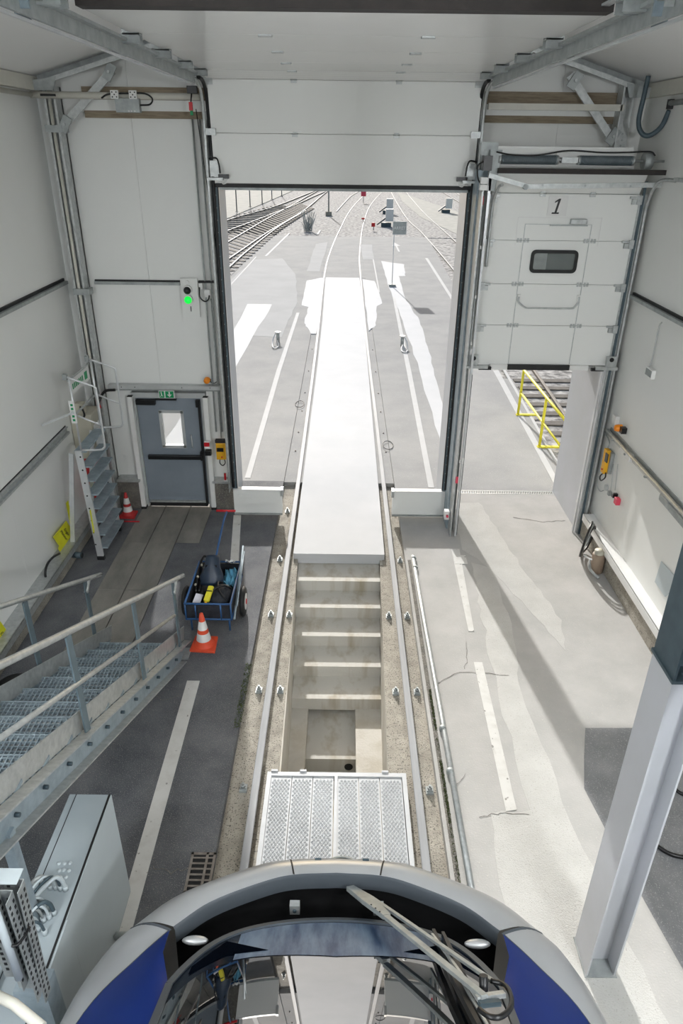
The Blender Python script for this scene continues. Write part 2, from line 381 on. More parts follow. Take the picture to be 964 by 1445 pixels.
b = MB(); b.box(-0.385, 0.20, yl-0.68, yl+0.3, -2.3, zs-0.14); b.build('stair_step', 'pit_stain', pit)
b = MB(); b.box(-0.385, 0.20, 2.0, yl-0.68, -2.3, zs-0.34); b.build('channel_floor', 'pit_stain', pit)
b = MB(); b.cyl((0.12, yl-0.67, zs-0.26), (0.12, yl-0.69, zs-0.26), 0.05, 14); b.build('drain_hole', 'black', pit)
b = MB(); b.box(-0.66, 0.62, 8.80, 8.98, -2.3, -0.12); b.build('end_wall', 'pit_stain', pit)

# white slab between the rails, running out of the hall
slab('track_slab', [[(-0.69, 8.74), (0.63, 8.74), (0.66, 20), (0.68, 28), (0.665, 32.4), (-0.83, 32.4), (-0.72, 24), (-0.69, 18)]], -0.16, 0.0, 'white_slab', kind='structure')

# outdoor ground
gr = struct('ground')
slab('asphalt', [rect(-70, -1.02, 11.2, 48.0), rect(0.92, 3.98, 10.92, 48.0), rect(3.98, 6.0, 10.92, 12.2)], -0.30, -0.001, 'asphalt_out', gr)
slab('asphalt', [[(-1.02, 32.4), (0.92, 32.4), (0.92, 48), (-1.02, 48)]], -0.30, -0.012, 'asphalt_out', gr)
slab('track_bed', [rect(-1.015, -0.62, 11.2, 32.4), rect(0.58, 0.915, 11.2, 32.4)], -0.4, -0.02, 'asphalt_out', gr)
slab('ballast', [rect(-140, 140, 48.0, 200)], -0.3, -0.03, 'ballast', gr)
slab('asphalt', [[(3.98, 17.5), (4.6, 30), (5.3, 48), (3.98, 48)], [(3.98, 12.2), (4.05, 12.2), (4.3, 17.5), (3.98, 17.5)]], -0.30, -0.001, 'asphalt_out', gr)
slab('ballast', [[(3.98, 12.2), (60, 12.2), (60, 48.0), (3.98, 48.0)]], -0.3, -0.06, 'ballast', gr)
slab('ballast', [[(-40, 20.0), (-5.2, 20.0), (-4.95, 38.4), (-4.5, 48.2), (-40, 48.2)]], -0.1, 0.012, 'ballast', gr)
slab('earth', [[(-60, 30), (-12.5, 36), (-9.6, 52), (-7.5, 80), (-5.5, 110), (-60, 110)]], -0.1, 0.03, 'earth', gr)
slab('earth', [[(6.5, 96), (11.0, 60), (9.0, 50.0), (7.5, 50), (6.2, 62), (5.9, 80)]], -0.1, -0.01, 'earth', gr)
# pale worn areas and bright fresh patches outside
slab('pale_patch', [ragged(q_) for q_ in [[(-4.6, 22), (-1.9, 21.5), (-1.75, 27), (-2.2, 33), (-3.2, 38), (-4.55, 37.5), (-5.0, 30), (-5.1, 24)],
                    [(-1.75, 34), (-1.15, 34), (-1.0, 45), (-1.7, 44)], [(0.95, 38), (1.5, 38), (1.6, 44), (0.9, 44)]]], -0.02, 0.003, 'asphalt_pale', gr)
slab('pale_patch', [ragged(q_) for q_ in [[(1.85, 37.5), (2.95, 36.5), (2.75, 33), (2.45, 33.0), (2.35, 28), (2.55, 24), (2.45, 20), (2.3, 16), (2.05, 12.5), (1.95, 12.5), (2.0, 18), (1.98, 24), (1.85, 30)]]], -0.02, 0.003, 'white_slab', gr)
slab('pale_patch', [ragged(q_) for q_ in [[(-3.55, 12.2), (-3.1, 12.2), (-2.85, 18), (-2.65, 26.4), (-3.55, 26.4), (-3.4, 18)]]], -0.02, 0.004, 'white_slab', gr)
slab('pale_patch', [ragged(q_) for q_ in [[(-1.62, 31.5), (-1.0, 32.3), (-0.86, 32.2), (-0.86, 22.0), (-1.02, 22.0), (-1.3, 23.4), (-1.28, 26), (-1.55, 26.3)],
                    [(0.80, 22.5), (1.05, 23.2), (1.2, 26.3), (1.42, 26.8), (1.3, 31.6), (0.80, 32.0)]]], -0.06, 0.004, 'white_slab', gr)
slab('painted_line', [[(-1.72, 11.3), (-1.62, 11.3), (-1.62, 18.0), (-1.55, 25), (-1.66, 25), (-1.74, 18)], [(1.50, 11.0), (1.60, 11.0), (1.78, 18.0), (1.98, 28.0), (1.88, 28.0), (1.66, 18)],
                      [(-4.80, 28), (-4.74, 28), (-4.55, 38.4), (-4.62, 38.4)], [(-4.18, 38.7), (-4.06, 38.7), (-3.58, 49.4), (-3.7, 49.4)], [(-1.85, 48.8), (-1.72, 48.8), (-1.62, 51.3), (-1.75, 51.3)],
                      [(4.10, 27.0), (4.22, 27.0), (4.34, 38.7), (4.20, 38.7)], [(1.38, 29), (1.43, 29), (1.5, 38), (1.44, 38)], [(3.73, 11.2), (3.84, 11.2), (4.10, 18.2), (3.95, 18.2)],
                      [(2.95, 41.0), (3.05, 41.0), (3.05, 43.5), (3.25, 43.5), (3.0, 45.0), (2.75, 43.5), (2.95, 43.5)], [(3.97, 11.1), (4.02, 11.1), (4.6, 26), (4.5, 26)]], -0.02, 0.006, 'paint_bright', gr)

# rails -------------------------------------------------------------
def rail_path(pts, smooth=6):
    pts = [Vector((x, y, 0)) for x, y in pts]; q = [pts[0]*2-pts[1]]+pts+[pts[-1]*2-pts[-2]]; out = []
    for i in range(1, len(q)-2):
        for k in range(smooth):
            t = k/smooth; a, b_, c, d = q[i-1], q[i], q[i+1], q[i+2]
            out.append(0.5*((2*b_)+(c-a)*t+(2*a-5*b_+4*c-d)*t*t+(3*b_-a-3*c+d)*t**3))
    out.append(pts[-1]); return out
def sweep(b, path, prof, ztop, closed=True):
    rows = []
    for i, p in enumerate(path):
        d = (path[min(i+1, len(path)-1)]-path[max(i-1, 0)]); d.z = 0; d.normalize(); s_ = Vector((d.y, -d.x, 0))
        rows.append([p+s_*x+Vector((0, 0, ztop+z)) for x, z in prof]+[p+s_*prof[0][0]+Vector((0, 0, ztop+prof[0][1]))])
    b.grid(rows, False)
HEAD = [(-.036, -.004), (-.030, 0), (.030, 0), (.036, -.004), (.034, -.032), (-.034, -.032)]
BODY = [(-.010, -.030), (.010, -.030), (.012, -.11), (.065, -.125), (.065, -.135), (-.065, -.135), (-.065, -.125), (-.012, -.11)]
def rail(parent, pts, z=0.0, w_=1.0):
    path = rail_path(pts)
    hb = MB(); sweep(hb, path, [(x*w_, zz) for x, zz in HEAD], z); o = hb.build('rail', 'rail', parent)
    bb = MB(); sweep(bb, path, [(x*w_, zz) for x, zz in BODY], z); bb.build('rail_web', 'rail_side', o)
    return o
tr = thing('railway_track', 'straight railway track running out of the hall over the pit and curving away outside', 'track', (0, 8.9, -0.13))
rail(tr, [(-.765, -6), (-.765, 3), (-.765, 8), (-.77, 14), (-.80, 21), (-.90, 33), (-.80, 40.4), (-.38, 51.4), (.64, 70.7), (2.93, 96.4), (6.5, 125)])
rail(tr, [(.735, -6), (.735, 3), (.735, 8), (.725, 14), (.70, 21.3), (.73, 33.2), (.82, 40.6), (1.33, 55.4), (2.45, 74.0), (4.7, 96.8), (8.2, 125)])
def clip(x, y, sd, z=-0.09):
    b = MB(); b.box(x-.035, x+.035, y-.045, y+.045, z, z+.018); b.box(x-.028, x+.028, y-.022, y+.022, z+.018, z+.034)
    b.cyl((x, y, z+.034), (x, y, z+.060), .022, 6); b.cyl((x, y, z+.060), (x, y, z+.080), .012, 8)
    return b
cy = [(8.7, 1, 1), (7.35, 1, 1), (5.95, 1, 1), (4.62, 1, 0), (10.2, 1, 0)]
for y, o1, o2 in cy:
    for s_, x in ((-1, -.765), (1, .735)):
        clip(x+s_*.12, y, s_).build('rail_clip', 'galv_dull', tr)
        if o2 and y < 8: clip(x-s_*.115, y, s_).build('rail_clip', 'galv_dull', tr)
for y in (12.6, 13.6, 14.9, 16.2, 18.0, 20.2):
    for s_, x in ((-1, -.775), (1, .715)): clip(x+s_*.13, y, s_, -.08).build('rail_clip', 'rail_side', tr)

def sleepers(parent, la, lb, n, t0, t1):
    for i in range(n):
        t = t0+(t1-t0)*i/(n-1)
        pa = la(t); pb = lb(t); d = (pb-pa).normalized()
        b = MB(); b.bar(pa-d*.45+V(0, 0, -.01), pb+d*.45+V(0, 0, -.01), .26, .10); b.build('sleeper', 'sleeper', parent)
def along(pts):
    path = rail_path(pts, 12); L = [0]
    for i in range(len(path)-1): L.append(L[-1]+(path[i+1]-path[i]).length)
    def f(t):
        s_ = t*L[-1]
        for i in range(len(L)-1):
            if s_ <= L[i+1]: return path[i].lerp(path[i+1], (s_-L[i])/(L[i+1]-L[i]))
        return path[-1]
    return f
sw = thing('railway_track', 'pair of switch tracks on sleepers crossing the ballast at the left beyond the yard', 'track', (-5.5, 45, 0))
sA = [(-9.9, 42), (-8.9, 56.2), (-6.35, 70.9), (-3.64, 95), (2.0, 140)]
sB = [(-8.9, 37), (-7.8, 49), (-6.75, 56.5), (-4.65, 72.8), (-2.54, 92.5), (3.2, 135)]
sC = [(-7.6, 31), (-6.86, 43.3), (-5.94, 58.7), (-4.92, 72.8), (-3.97, 87.1), (-1.5, 120)]
sD = [(-6.6, 28), (-5.82, 36.9), (-5.01, 49.3), (-3.54, 66.7), (-2.1, 95.4), (0.5, 130)]
sE = [(-5.6, 25), (-5.39, 34.4), (-5.22, 40.5), (-4.60, 52.8), (-3.4, 66)]
for q in (sA, sB, sC, sD, sE): rail(sw, q, 0.10)
sleepers(sw, along([(-8.2, 33), (-7.5, 44), (-6.4, 58.7), (-4.8, 76)]), along([(-5.6, 30), (-5.2, 38), (-4.5, 52), (-3.0, 69)]), 40, 0, 1)
sleepers(sw, along([(-9.7, 47), (-8.7, 58), (-6.3, 72)]), along([(-8.0, 47), (-7.0, 56.5), (-5.0, 70.8)]), 20, 0, 1)
t3 = thing('railway_track', 'railway track running diagonally across the ballast right of the signal lamps', 'track', (6, 50, 0))
rail(t3, [(4.9, 25), (5.18, 34.3), (5.16, 50.4), (4.94, 62.5), (5.65, 96.9), (6.4, 130)], 0.02)
rail(t3, [(6.6, 30), (6.78, 44.7), (6.80, 53.2), (6.86, 68.2), (7.54, 97.3), (8.4, 130)], 0.02)
t4 = thing('railway_track', 'distant railway track at the far right edge of the yard', 'track', (12, 80, 0))
rail(t4, [(10.9, 55), (11.66, 77.2), (12.04, 98.2), (12.5, 130)], 0.05); rail(t4, [(12.6, 55), (13.31, 88), (13.69, 98.6), (14.1, 130)], 0.05)
t5 = thing('railway_track', 'short far track between the main track and the signal post', 'track', (0.5, 85, 0))
rail(t5, [(-0.75, 66), (-0.3, 73), (0.6, 86), (1.71, 96.1), (4, 120)], 0.04)
t6 = thing('railway_track', 'rusty railway track beyond the yellow railing outside the small door', 'track', (5.4, 15, 0))
rail(t6, [(4.75, 11.5), (4.95, 16), (5.1, 20), (5.25, 24)], 0.04).data.materials[0] = M['rail_side']
for i in range(9):
    b = MB(); b.box(4.35, 6.9, 12.4+i*.62, 12.64+i*.62, -.16, -.03); b.build('sleeper', 'sleeper', t6)

# long pipe with moss beside the right strip
pp = thing('drain_pipe', 'long grey metal pipe lying along the mossy joint right of the track', 'pipe', (1.03, 5.8, 0.0))
MB().tube([(1.03, 8.65, .03), (1.04, 7.2, .03), (1.06, 5.5, .03), (1.07, 3.2, .03)], .028, 10).build('pipe', 'galv', pp)
for y in (8.6, 8.35, 5.3, 4.75): MB().cyl((1.04+.01*(8.6-y)/3, y-.02, .03), (1.04+.01*(8.6-y)/3, y+.02, .03), .036, 12).build('coupling', 'galv_dull', pp)
b = MB()
for i in range(1500):
    y = random.choice((random.uniform(3.3, 5.2), random.uniform(5.3, 5.9), random.uniform(4.2, 4.9))); x = .985+random.uniform(-.012, .012)
    p = Vector((x, y, 0)); a = random.uniform(0, 2*PI); h_ = random.uniform(.006, .022)
    b.add([p+V(.005*math.cos(a), .005*math.sin(a), 0), p-V(.005*math.cos(a), .005*math.sin(a), 0), p+V(random.uniform(-.01, .01), random.uniform(-.01, .01), h_)], [(0, 1, 2)])
b.build('moss_tufts', 'moss', None, kind='stuff', label='green moss growing in the joint along the long pipe', cat='moss')
slab('joint', [rect(.955, 1.0, 3.0, 8.6)], -.01, .0035, 'strip_dark', fl)
b = MB()
for i in range(500):
    y = random.uniform(5.3, 6.3); x = -1.02+random.uniform(-.05, .02)
    p = Vector((x, y, 0)); a = random.uniform(0, 2*PI)
    b.add([p+V(.006*math.cos(a), .006*math.sin(a), 0), p-V(.006*math.cos(a), .006*math.sin(a), 0), p+V(random.uniform(-.012, .012), random.uniform(-.012, .012), random.uniform(.006, .02))], [(0, 1, 2)])
b.build('moss_tufts', 'moss', None, kind='stuff', label='thin moss along the left edge of the track bed', cat='moss')

# cast iron drain at the left of the track
dg_ = thing('drain_grate', 'rusty cast iron drain grate sunk in the dark asphalt left of the train', 'grate', (-1.11, 3.70, 0))
b = MB(); x0, x1, y0, y1 = -1.215, -1.01, 3.52, 3.88
b.box(x0, x1, y0, y0+.02, 0, .012); b.box(x0, x1, y1-.02, y1, 0, .012); b.box(x0, x0+.02, y0, y1, 0, .012); b.box(x1-.02, x1, y0, y1, 0, .012); b.box(-1.09, -1.07, y0, y1, 0, .012)
b.build('rim', 'rail_side', dg_)
for i in range(6): MB().box(x0, x1, y0+.055+i*.05, y0+.068+i*.05, 0, .011).build('grate_bar', 'rail_side', dg_)
MB().box(x0+.01, x1-.01, y0+.01, y1-.01, 0, .002).build('well', 'black', dg_)
# slotted channel drain under the small door
cdn = thing('channel_drain', 'slotted channel drain across the threshold of the small door', 'drain', (2.8, 10.86, 0))
MB().box(1.76, 3.62, 10.79, 10.91, -.1, -.006).build('channel', 'black', cdn)
b = MB(); b.box(1.76, 3.62, 10.785, 10.80, -.1, .002); b.box(1.76, 3.62, 10.90, 10.915, -.1, .002); b.build('edge', 'galv', cdn)
for i in range(62): MB().bar((1.775+i*.03, 10.80, .0), (1.79+i*.03, 10.90, .0), .014, .004).build('grate_bar', 'galv', cdn)
slab('threshold', [rect(-4.2, -1.02, 11.2, 11.21), rect(.92, 1.76, 10.78, 10.92), rect(3.62, 4.2, 10.78, 10.92)], -.3, 0, 'conc', fl)

# perforated platform over the pit
pf = thing('pit_platform', 'white perforated metal platform bridging the pit in front of the train', 'platform', (0, 3.9, 0))
X0, X1, Yb, Ya = -.665, .635, 3.0, 4.72; zt = .03
b = MB(); b.box(X0+.04, X1-.04, Ya-.045, Ya, -.03, zt+.004); b.box(X0, X0+.04, Yb, Ya, -.03, zt+.004); b.box(X1-.04, X1, Yb, Ya, -.03, zt+.004); b.box(-.035, -.005, Yb+.04, Ya-.045, -.03, zt+.006)
b.box(X0+.04, X1-.04, Yb, Yb+.04, -.03, zt)
b.build('frame', 'perf', pf)
pl = [(X0+.042, .193), (X0+.237, .193), (X0+.432, .193), (-.003, .193), (.192, .193), (.387, .205)]
for x, wd in pl:
    b = MB(); b.box(x, x+wd-.004, Yb+.04, Ya-.047, -.02, zt-.006); pk = b.build('tread_plank', 'perf', pf)
    b = MB(); j = 0; y = Yb+.07
    while y < Ya-.07:
        i = 0; xx = x+.018+(.0165 if j % 2 else 0)
        while xx < x+wd-.016:
            b.lathe((xx, y, zt-.006), [(.012, 0), (.0095, .006), (.006, .006), (.0055, -.0)], 6); xx += .033
        y += .024; j += 1
    b.build('raised_holes', 'perf', pk, kind='stuff')
for x in (-.60, -.33, .44): 
    b = MB(); b.box(x-.03, x+.03, Ya, Ya+.02, -.02, .045); b.box(x-.03, x+.03, Ya, Ya+.05, -.02, 0); b.build('lug', 'perf', pf)

# ------------------------------------------------------------ building shell
def wbox(parent, m, *a, name='wall_panel'): return MB().box(*a).build(name, m, parent)
wl = struct('wall_left')
ys = [-14, -10, -6, -2.0, 1.0, 4.2, 7.385, 10.25]
for a, b_ in zip(ys, ys[1:]): wbox(wl, 'wall', -4.05, -3.9, a+.0015, b_-.0015, .1, 6.1)
wbox(wl, 'strip', -4.05, -3.76, -14, 10.25, -.2, .24, name='plinth')
b = MB(); b.box(-3.9, -3.705, -14, 10.1, .262, .285); b.box(-3.715, -3.70, -14, 10.1, .20, .285); b.build('sill_flashing', 'galv', wl)
MB().box(-3.735, -3.72, -14, 10.1, .17, .245).build('seal', 'black', wl)
wr = struct('wall_right')
for a, b_ in zip([-14, -9, -4, 1.0, 5.4, 10.25], [-9, -4, 1, 5.4, 10.25]): wbox(wr, 'wall', 3.77, 3.92, a+.0015, b_-.0015, .1, 6.1)
wbox(wr, 'strip', 3.66, 3.92, -14, 10.25, -.2, .36, name='plinth')
b = MB(); b.box(3.615, 3.77, -14, 9.32, .385, .405); b.box(3.61, 3.625, -14, 9.32, .30, .405); b.build('sill_flashing', 'white', wr)
wf = struct('wall_front')
for x0, x1 in ((-3.9, -2.74), (-2.74, -1.70)):
    wbox(wf, 'wall', x0+.0015, x1-.0015, 10.25, 10.40, 1.93, 7.3)
wbox(wf, 'wall', -3.9, -3.20, 10.25, 10.40, 0, 1.93); wbox(wf, 'wall', -2.07, -1.70, 10.25, 10.40, 0, 1.93)
wbox(wf, 'wall', -1.70, 1.72, 10.25, 10.40, 4.86, 7.3)
for x0, x1 in ((1.72, 2.70), (2.70, 3.9)): wbox(wf, 'wall', x0+.0015, x1-.0015, 10.25, 10.40, 2.62, 7.3)
# reveals and outer wall skin
wbox(wf, 'column', -1.86, -1.70, 10.40, 10.92, 0, 5.1, name='reveal'); wbox(wf, 'column', -1.86, 1.76, 10.40, 10.92, 4.95, 5.2, name='reveal')
wbox(wf, 'column', 1.62, 1.76, 9.95, 10.92, 0, 5.1, name='reveal')
wbox(wf, 'column', 1.76, 3.62, 10.40, 10.92, 2.64, 2.8, name='reveal')
wbox(wf, 'wall', -5.5, -3.20, 10.80, 10.92, 0, 7.3, name='outer_skin'); wbox(wf, 'wall', -3.2, -2.07, 10.8, 10.92, 1.93, 7.3, name='outer_skin'); wbox(wf, 'wall', -2.07, -1.86, 10.8, 10.92, 0, 7.3, name='outer_skin')
wbox(wf, 'wall', -1.86, 1.76, 10.80, 10.92, 5.2, 7.3, name='outer_skin'); wbox(wf, 'wall', 1.76, 3.62, 10.80, 10.92, 2.8, 7.3, name='outer_skin'); wbox(wf, 'wall', 3.64, 5.5, 10.80, 10.92, 0, 7.3, name='outer_skin')
wbox(wf, 'column', 3.625, 3.66, 9.50, 10.92, 0, 2.75, name='reveal')
# low plinth boxes along the front wall
wbox(wf, 'strip_dark', -3.9, -3.20, 10.10, 10.25, 0, .50, name='plinth'); wbox(wf, 'galv', -3.55, -3.19, 10.02, 10.25, .50, .53, name='sill_flashing')
wbox(wf, 'strip_dark', -2.05, -1.72, 10.12, 10.25, 0, .48, name='plinth'); wbox(wf, 'galv', -2.05, -1.74, 10.05, 10.25, .48, .51, name='sill_flashing')
wb = struct('wall_back'); wbox(wb, 'wall', -4.05, 3.92, -14.2, -14, 0, 7.2)
# ceiling: shallow gable, seams across
ce = struct('ceiling')
for a, b_ in zip([-14, -9, -4, 1.2, 5.7], [-9, -4, 1.2, 5.7, 10.25]):
    for s_, x0 in ((-1, -3.92), (1, 3.80)):
        b = MB(); b.prism([(0, a+.002, 7.02), (x0, a+.002, 5.93), (x0, a+.002, 6.05), (0, a+.002, 7.14)], (0, b_-a-.004, 0)); b.build('ceiling_panel', 'ceil', ce)
wbox(ce, 'conduit', -3.9, -3.80, -14, 10.2, 5.80, 5.95, name='eaves_beam'); wbox(ce, 'conduit', 3.68, 3.77, -14, 10.2, 5.80, 5.95, name='eaves_beam')

# wall rails (girts) : a thin channel all round at 3.52 m and 1.65 m
for zz, x0, x1 in ((3.52, -3.9, -3.82),):
    g1 = tag(MB().box(-3.9, -3.83, -6, 10.1, 3.50, 3.54).build('girt', 'galv_dull', None, cat='wall rail', label='galvanised horizontal rail halfway up the left wall, above the stepladder'))
    MB().box(-3.9, -3.875, -6, 10.1, 3.54, 3.575).build('seal', 'black', g1)
    g2 = MB().box(-3.5, -2.30, 10.19, 10.25, 3.48, 3.52).build('girt', 'galv_dull', None, cat='wall rail', label='galvanised horizontal rail on the front wall leading to the green signal lamp')
    MB().box(-3.5, -2.30, 10.22, 10.25, 3.52, 3.54).build('seal', 'black', g2)
g3 = MB().box(3.70, 3.77, -6, 9.42, 3.53, 3.57).build('girt', 'galv_dull', None, cat='wall rail', label='galvanised horizontal rail halfway up the right wall beside the sectional door')
MB().box(3.74, 3.77, -6, 9.42, 3.57, 3.60).build('seal', 'black', g3)
g4 = thing('cable_trunking', 'grey cable trunking with two ledges running low along the left wall behind the stepladder', 'trunking', (-3.86, 5, 1.6))
b = MB(); b.box(-3.9, -3.85, -6, 9.3, 1.60, 1.63); b.box(-3.9, -3.885, -6, 9.3, 1.63, 1.69); b.box(-3.9, -3.86, -6, 9.3, 1.69, 1.70); b.build('tray', 'galv', g4)
MB().box(-3.9, -3.895, -6, 9.3, 1.70, 1.715).build('seal', 'black', g4)
g5 = thing('cable_trunking', 'grey pipes and trunking running low along the right wall above the yellow hand control', 'trunking', (3.72, 6, 1.7))
b = MB(); b.cyl((3.72, -4, 1.74), (3.72, 9.3, 1.74), .026, 12); b.cyl((3.74, -4, 1.69), (3.74, 9.3, 1.69), .016, 10); b.build('pipe', 'galv', g5)
MB().box(3.755, 3.77, -4, 9.3, 1.66, 1.79).build('tray', 'galv_dull', g5)
for y in (6.4, 7.1, 7.8, 8.5, 9.0): MB().box(3.68, 3.77, y, y+.03, 1.70, 1.72).build('clip', 'galv_dull', g5)

# corner column left, knee braces, rafters
cl = thing('corner_column', 'galvanised channel column standing in the left front corner', 'column', (-3.62, 10.05, 0))
b = MB(); b.box(-3.72, -3.69, 9.98, 10.2, 0, 5.85); b.box(-3.60, -3.57, 9.98, 10.2, 0, 5.85); b.box(-3.72, -3.57, 10.16, 10.2, 0, 5.85); b.build('web', 'galv', cl)
MB().cyl((-3.655, 10.0, .5), (-3.655, 10.0, 5.8), .022, 10).build('conduit', 'conduit', cl)
b = MB(); b.box(-3.75, -3.54, 9.95, 10.2, 5.35, 5.43); b.build('splice_plate', 'galv_dull', cl)
b = MB(); b.box(-3.72, -3.5, 9.94, 10.1, 3.38, 3.46); b.build('splice_plate', 'galv_dull', cl)
cr_ = thing('corner_column', 'short galvanised perforated column in the right front corner above the small door', 'column', (3.45, 10.0, 5.2))
b = MB(); b.box(3.36, 3.38, 9.95, 10.15, 5.22, 5.95); b.box(3.38, 3.56, 10.10, 10.15, 5.22, 5.95); b.build('web', 'galv', cr_)
b = MB()
for z in (5.28, 5.34, 5.41): b.cyl((3.49, 10.11, z), (3.49, 10.09, z), .012, 8)
b.build('bolt', 'galv_dull', cr_)
def brace(p, q, label, ends):
    t = thing('knee_brace', label, 'brace', p)
    MB().bar(p, q, .09, .03, (0, -1, 0)).build('strut', 'galv', t)
    for e in ends:
        b = MB(); b.bar(Vector(e)+V(-.05, -.03, -.08), Vector(e)+V(.05, -.03, .08), .11, .02, (0, -1, 0)); b.build('end_plate', 'galv_dull', t)
        b = MB(); b.cyl(Vector(e)+V(0, -.05, .0), Vector(e)+V(0, -.07, .0), .018, 6); b.build('bolt', 'galv', t)
brace((-3.54, 10.02, 5.42), (-2.84, 10.02, 6.02), 'diagonal knee brace between the left corner column and the roof beam', [(-3.50, 10.0, 5.44), (-2.87, 10.0, 6.0)])
brace((3.36, 10.02, 5.33), (2.70, 10.02, 6.03), 'diagonal knee brace between the right corner column and the roof beam', [(3.33, 10.0, 5.38), (2.76, 10.0, 5.97)])
for s_, xe, lab in ((-1, -3.85, 'left'), (1, 3.72, 'right')):
    t = thing('roof_beam', 'sloping channel roof beam rising from the %s corner column' % lab, 'beam', (xe, 10.0, 5.88))
    b = MB(); p = Vector((xe, 10.05, 5.86)); q = Vector((0, 10.05, 6.94)); b.bar(p, q, .18, .03, (0, 0, 1)); b.bar(p+V(0, .07, .09), q+V(0, .07, .09), .03, .19, (0, 0, 1)); b.bar(p+V(0, 0, .19), q+V(0, 0, .19), .18, .02, (0, 0, 1)); b.build('channel', 'galv_dull', t)
    b = MB(); b.bar(p+V(0, -.10, -.02), q+V(0, -.10, -.02), .014, .05, (0, 0, 1)); b.build('lip', 'galv', t)
    b = MB(); b.prism([(xe, 9.94, 5.80), (xe-s_*.28, 9.94, 5.80), (xe-s_*.34, 9.94, 5.95), (xe, 9.94, 5.90)], (0, .02, 0)); b.build('gusset', 'galv_dull', t)
# horizontal conduits on the front wall with timber backing
for x0, x1, lab in ((-3.3, -1.74, 'left'), (1.73, 3.38, 'right')):
    tb = tag(MB().box(x0+.0, x1, 10.17, 10.25, 5.52, 5.86).build('timber_board', 'wood', None, cat='board', label='brown timber backing board behind the conduit on the %s of the main door' % lab))
    MB().box(x0, x1, 10.155, 10.17, 5.60, 5.72).build('groove_panel', 'wall', tb)
cnd = thing('conduit_run', 'cream conduit running along the left wall and across the front wall under the roof', 'conduit', (-3.6, 9.9, 5.75))
MB().cyl((-3.82, -6, 5.75), (-3.82, 9.92, 5.75), .026, 12).build('pipe', 'conduit', cnd)
MB().cyl((-3.84, 9.90, 5.75), (-1.78, 9.90, 5.75), .038, 12).build('pipe', 'conduit', cnd)
MB().box(-3.70, -3.52, 9.84, 9.96, 5.735, 5.76).build('clamp', 'black', cnd)
cnd2 = MB().box(1.74, 3.40, 9.95, 10.0, 5.655, 5.725).build('conduit_run', 'conduit', None, cat='conduit', label='cream conduit bar between the main door track and the right corner column')

# junction box with two sockets on the conduit, left
jb = thing('junction_box', 'grey junction box with two white corner plates hanging on the left conduit', 'junction box', (-2.65, 9.83, 5.55))
MB().box(-2.79, -2.50, 9.78, 9.88, 5.57, 5.72).build('box', 'galv_dull', jb, bevel=.005)
for x in (-2.82, -2.60):
    o = MB().box(x, x+.09, 9.74, 9.77, 5.71, 5.80).build('plate', 'white', jb)
    b = MB()
    for dx, dz in ((.02, .02), (.07, .02), (.02, .07), (.07, .07), (.045, .045)): b.cyl((x+dx, 9.74, 5.71+dz), (x+dx, 9.736, 5.71+dz), .008, 8)
    b.build('slot', 'black', o)
MB().tube([(-2.95, 9.8, 5.72), (-2.85, 9.78, 5.76), (-2.6, 9.77, 5.77), (-2.42, 9.78, 5.77), (-2.34, 9.8, 5.72), (-2.38, 9.82, 5.66), (-2.5, 9.82, 5.65)], .010, 8, 6).build('cable', 'blackpl', jb)
b = MB(); 
for x in (-2.63, -2.60, -2.56): b.cyl((x, 9.78, 5.585), (x, 9.772, 5.585), .007, 8)
b.build('indicator', 'white', jb)

# ---------------------------------------------------------------- main sectional door (raised)
md = thing('sectional_door', 'large white sectional door, raised, its upper sections lying flat under the ceiling', 'door', (0, 9.8, 4.8))
def panel(parent, x0, x1, p, q, th, m, name='door_section'):   # from (y,z) p to (y,z) q
    p = V(0, p[0], p[1]); q = V(0, q[0], q[1]); d = (q-p).normalized(); n = V(0, -d.z, d.y)
    a = p+d*.0025; c = q-d*.0025; b = MB()
    b.prism([(x0, a.y, a.z), (x0, c.y, c.z), (x0, c.y+n.y*-th, c.z+n.z*-th), (x0, a.y+n.y*-th, a.z+n.z*-th)], (x1-x0, 0, 0))
    return b.build(name, m, parent)
def sect(parent, x0, x1, pts, th, mats):
    for i in range(len(pts)-1):
        (y0, z0), (y1, z1) = pts[i], pts[i+1]
        b = MB(); d = V(0, y1-y0, z1-z0).normalized(); n = V(0, d.z, -d.y)   # outward (away from the hall)
        a = V(0, y0, z0)+d*.003; c = V(0, y1, z1)-d*.003
        b.prism([(x0, a.y, a.z), (x0, c.y, c.z), (x0, (c+n*th).y, (c+n*th).z), (x0, (a+n*th).y, (a+n*th).z)], (x1-x0, 0, 0))
        b.build('door_section', mats[min(i, len(mats)-1)], parent)
mdp = [(9.86, 4.80), (9.83, 5.365), (9.76, 5.93), (9.50, 6.0), (8.57, 6.0), (7.55, 6.0), (6.47, 6.0), (5.35, 6.0)]
sect(md, -1.66, 1.62, mdp, .04, ['door_panel', 'door_panel', 'door_ceil'])
MB().box(-1.66, 1.62, 9.85, 9.92, 4.755, 4.80).build('bottom_seal', 'black', md)
MB().box(-1.62, 1.60, 9.93, 9.95, 4.72, 4.765).build('bottom_seal', 'galv_dull', md)
MB().box(-1.66, 1.62, 5.22, 5.36, 5.995, 6.16).build('top_seal', 'brown_black', md)
def hinge(x, y, z, vert, parent):
    b = MB()
    if vert:
        b.box(x-.035, x+.035, y-.012, y, z-.035, z-.008); b.box(x-.03, x+.03, y-.016, y, z+.006, z+.022)
        b.cyl((x-.04, y-.012, z), (x+.04, y-.012, z), .008, 8)
    else:
        b.box(x-.05, x+.05, y-.04, y-.008, z-.012, z); b.box(x-.045, x+.045, y+.008, y+.03, z-.010, z); b.cyl((x-.055, y, z-.008), (x+.055, y, z-.008), .008, 8)
    return b.build('hinge', 'galv', parent)
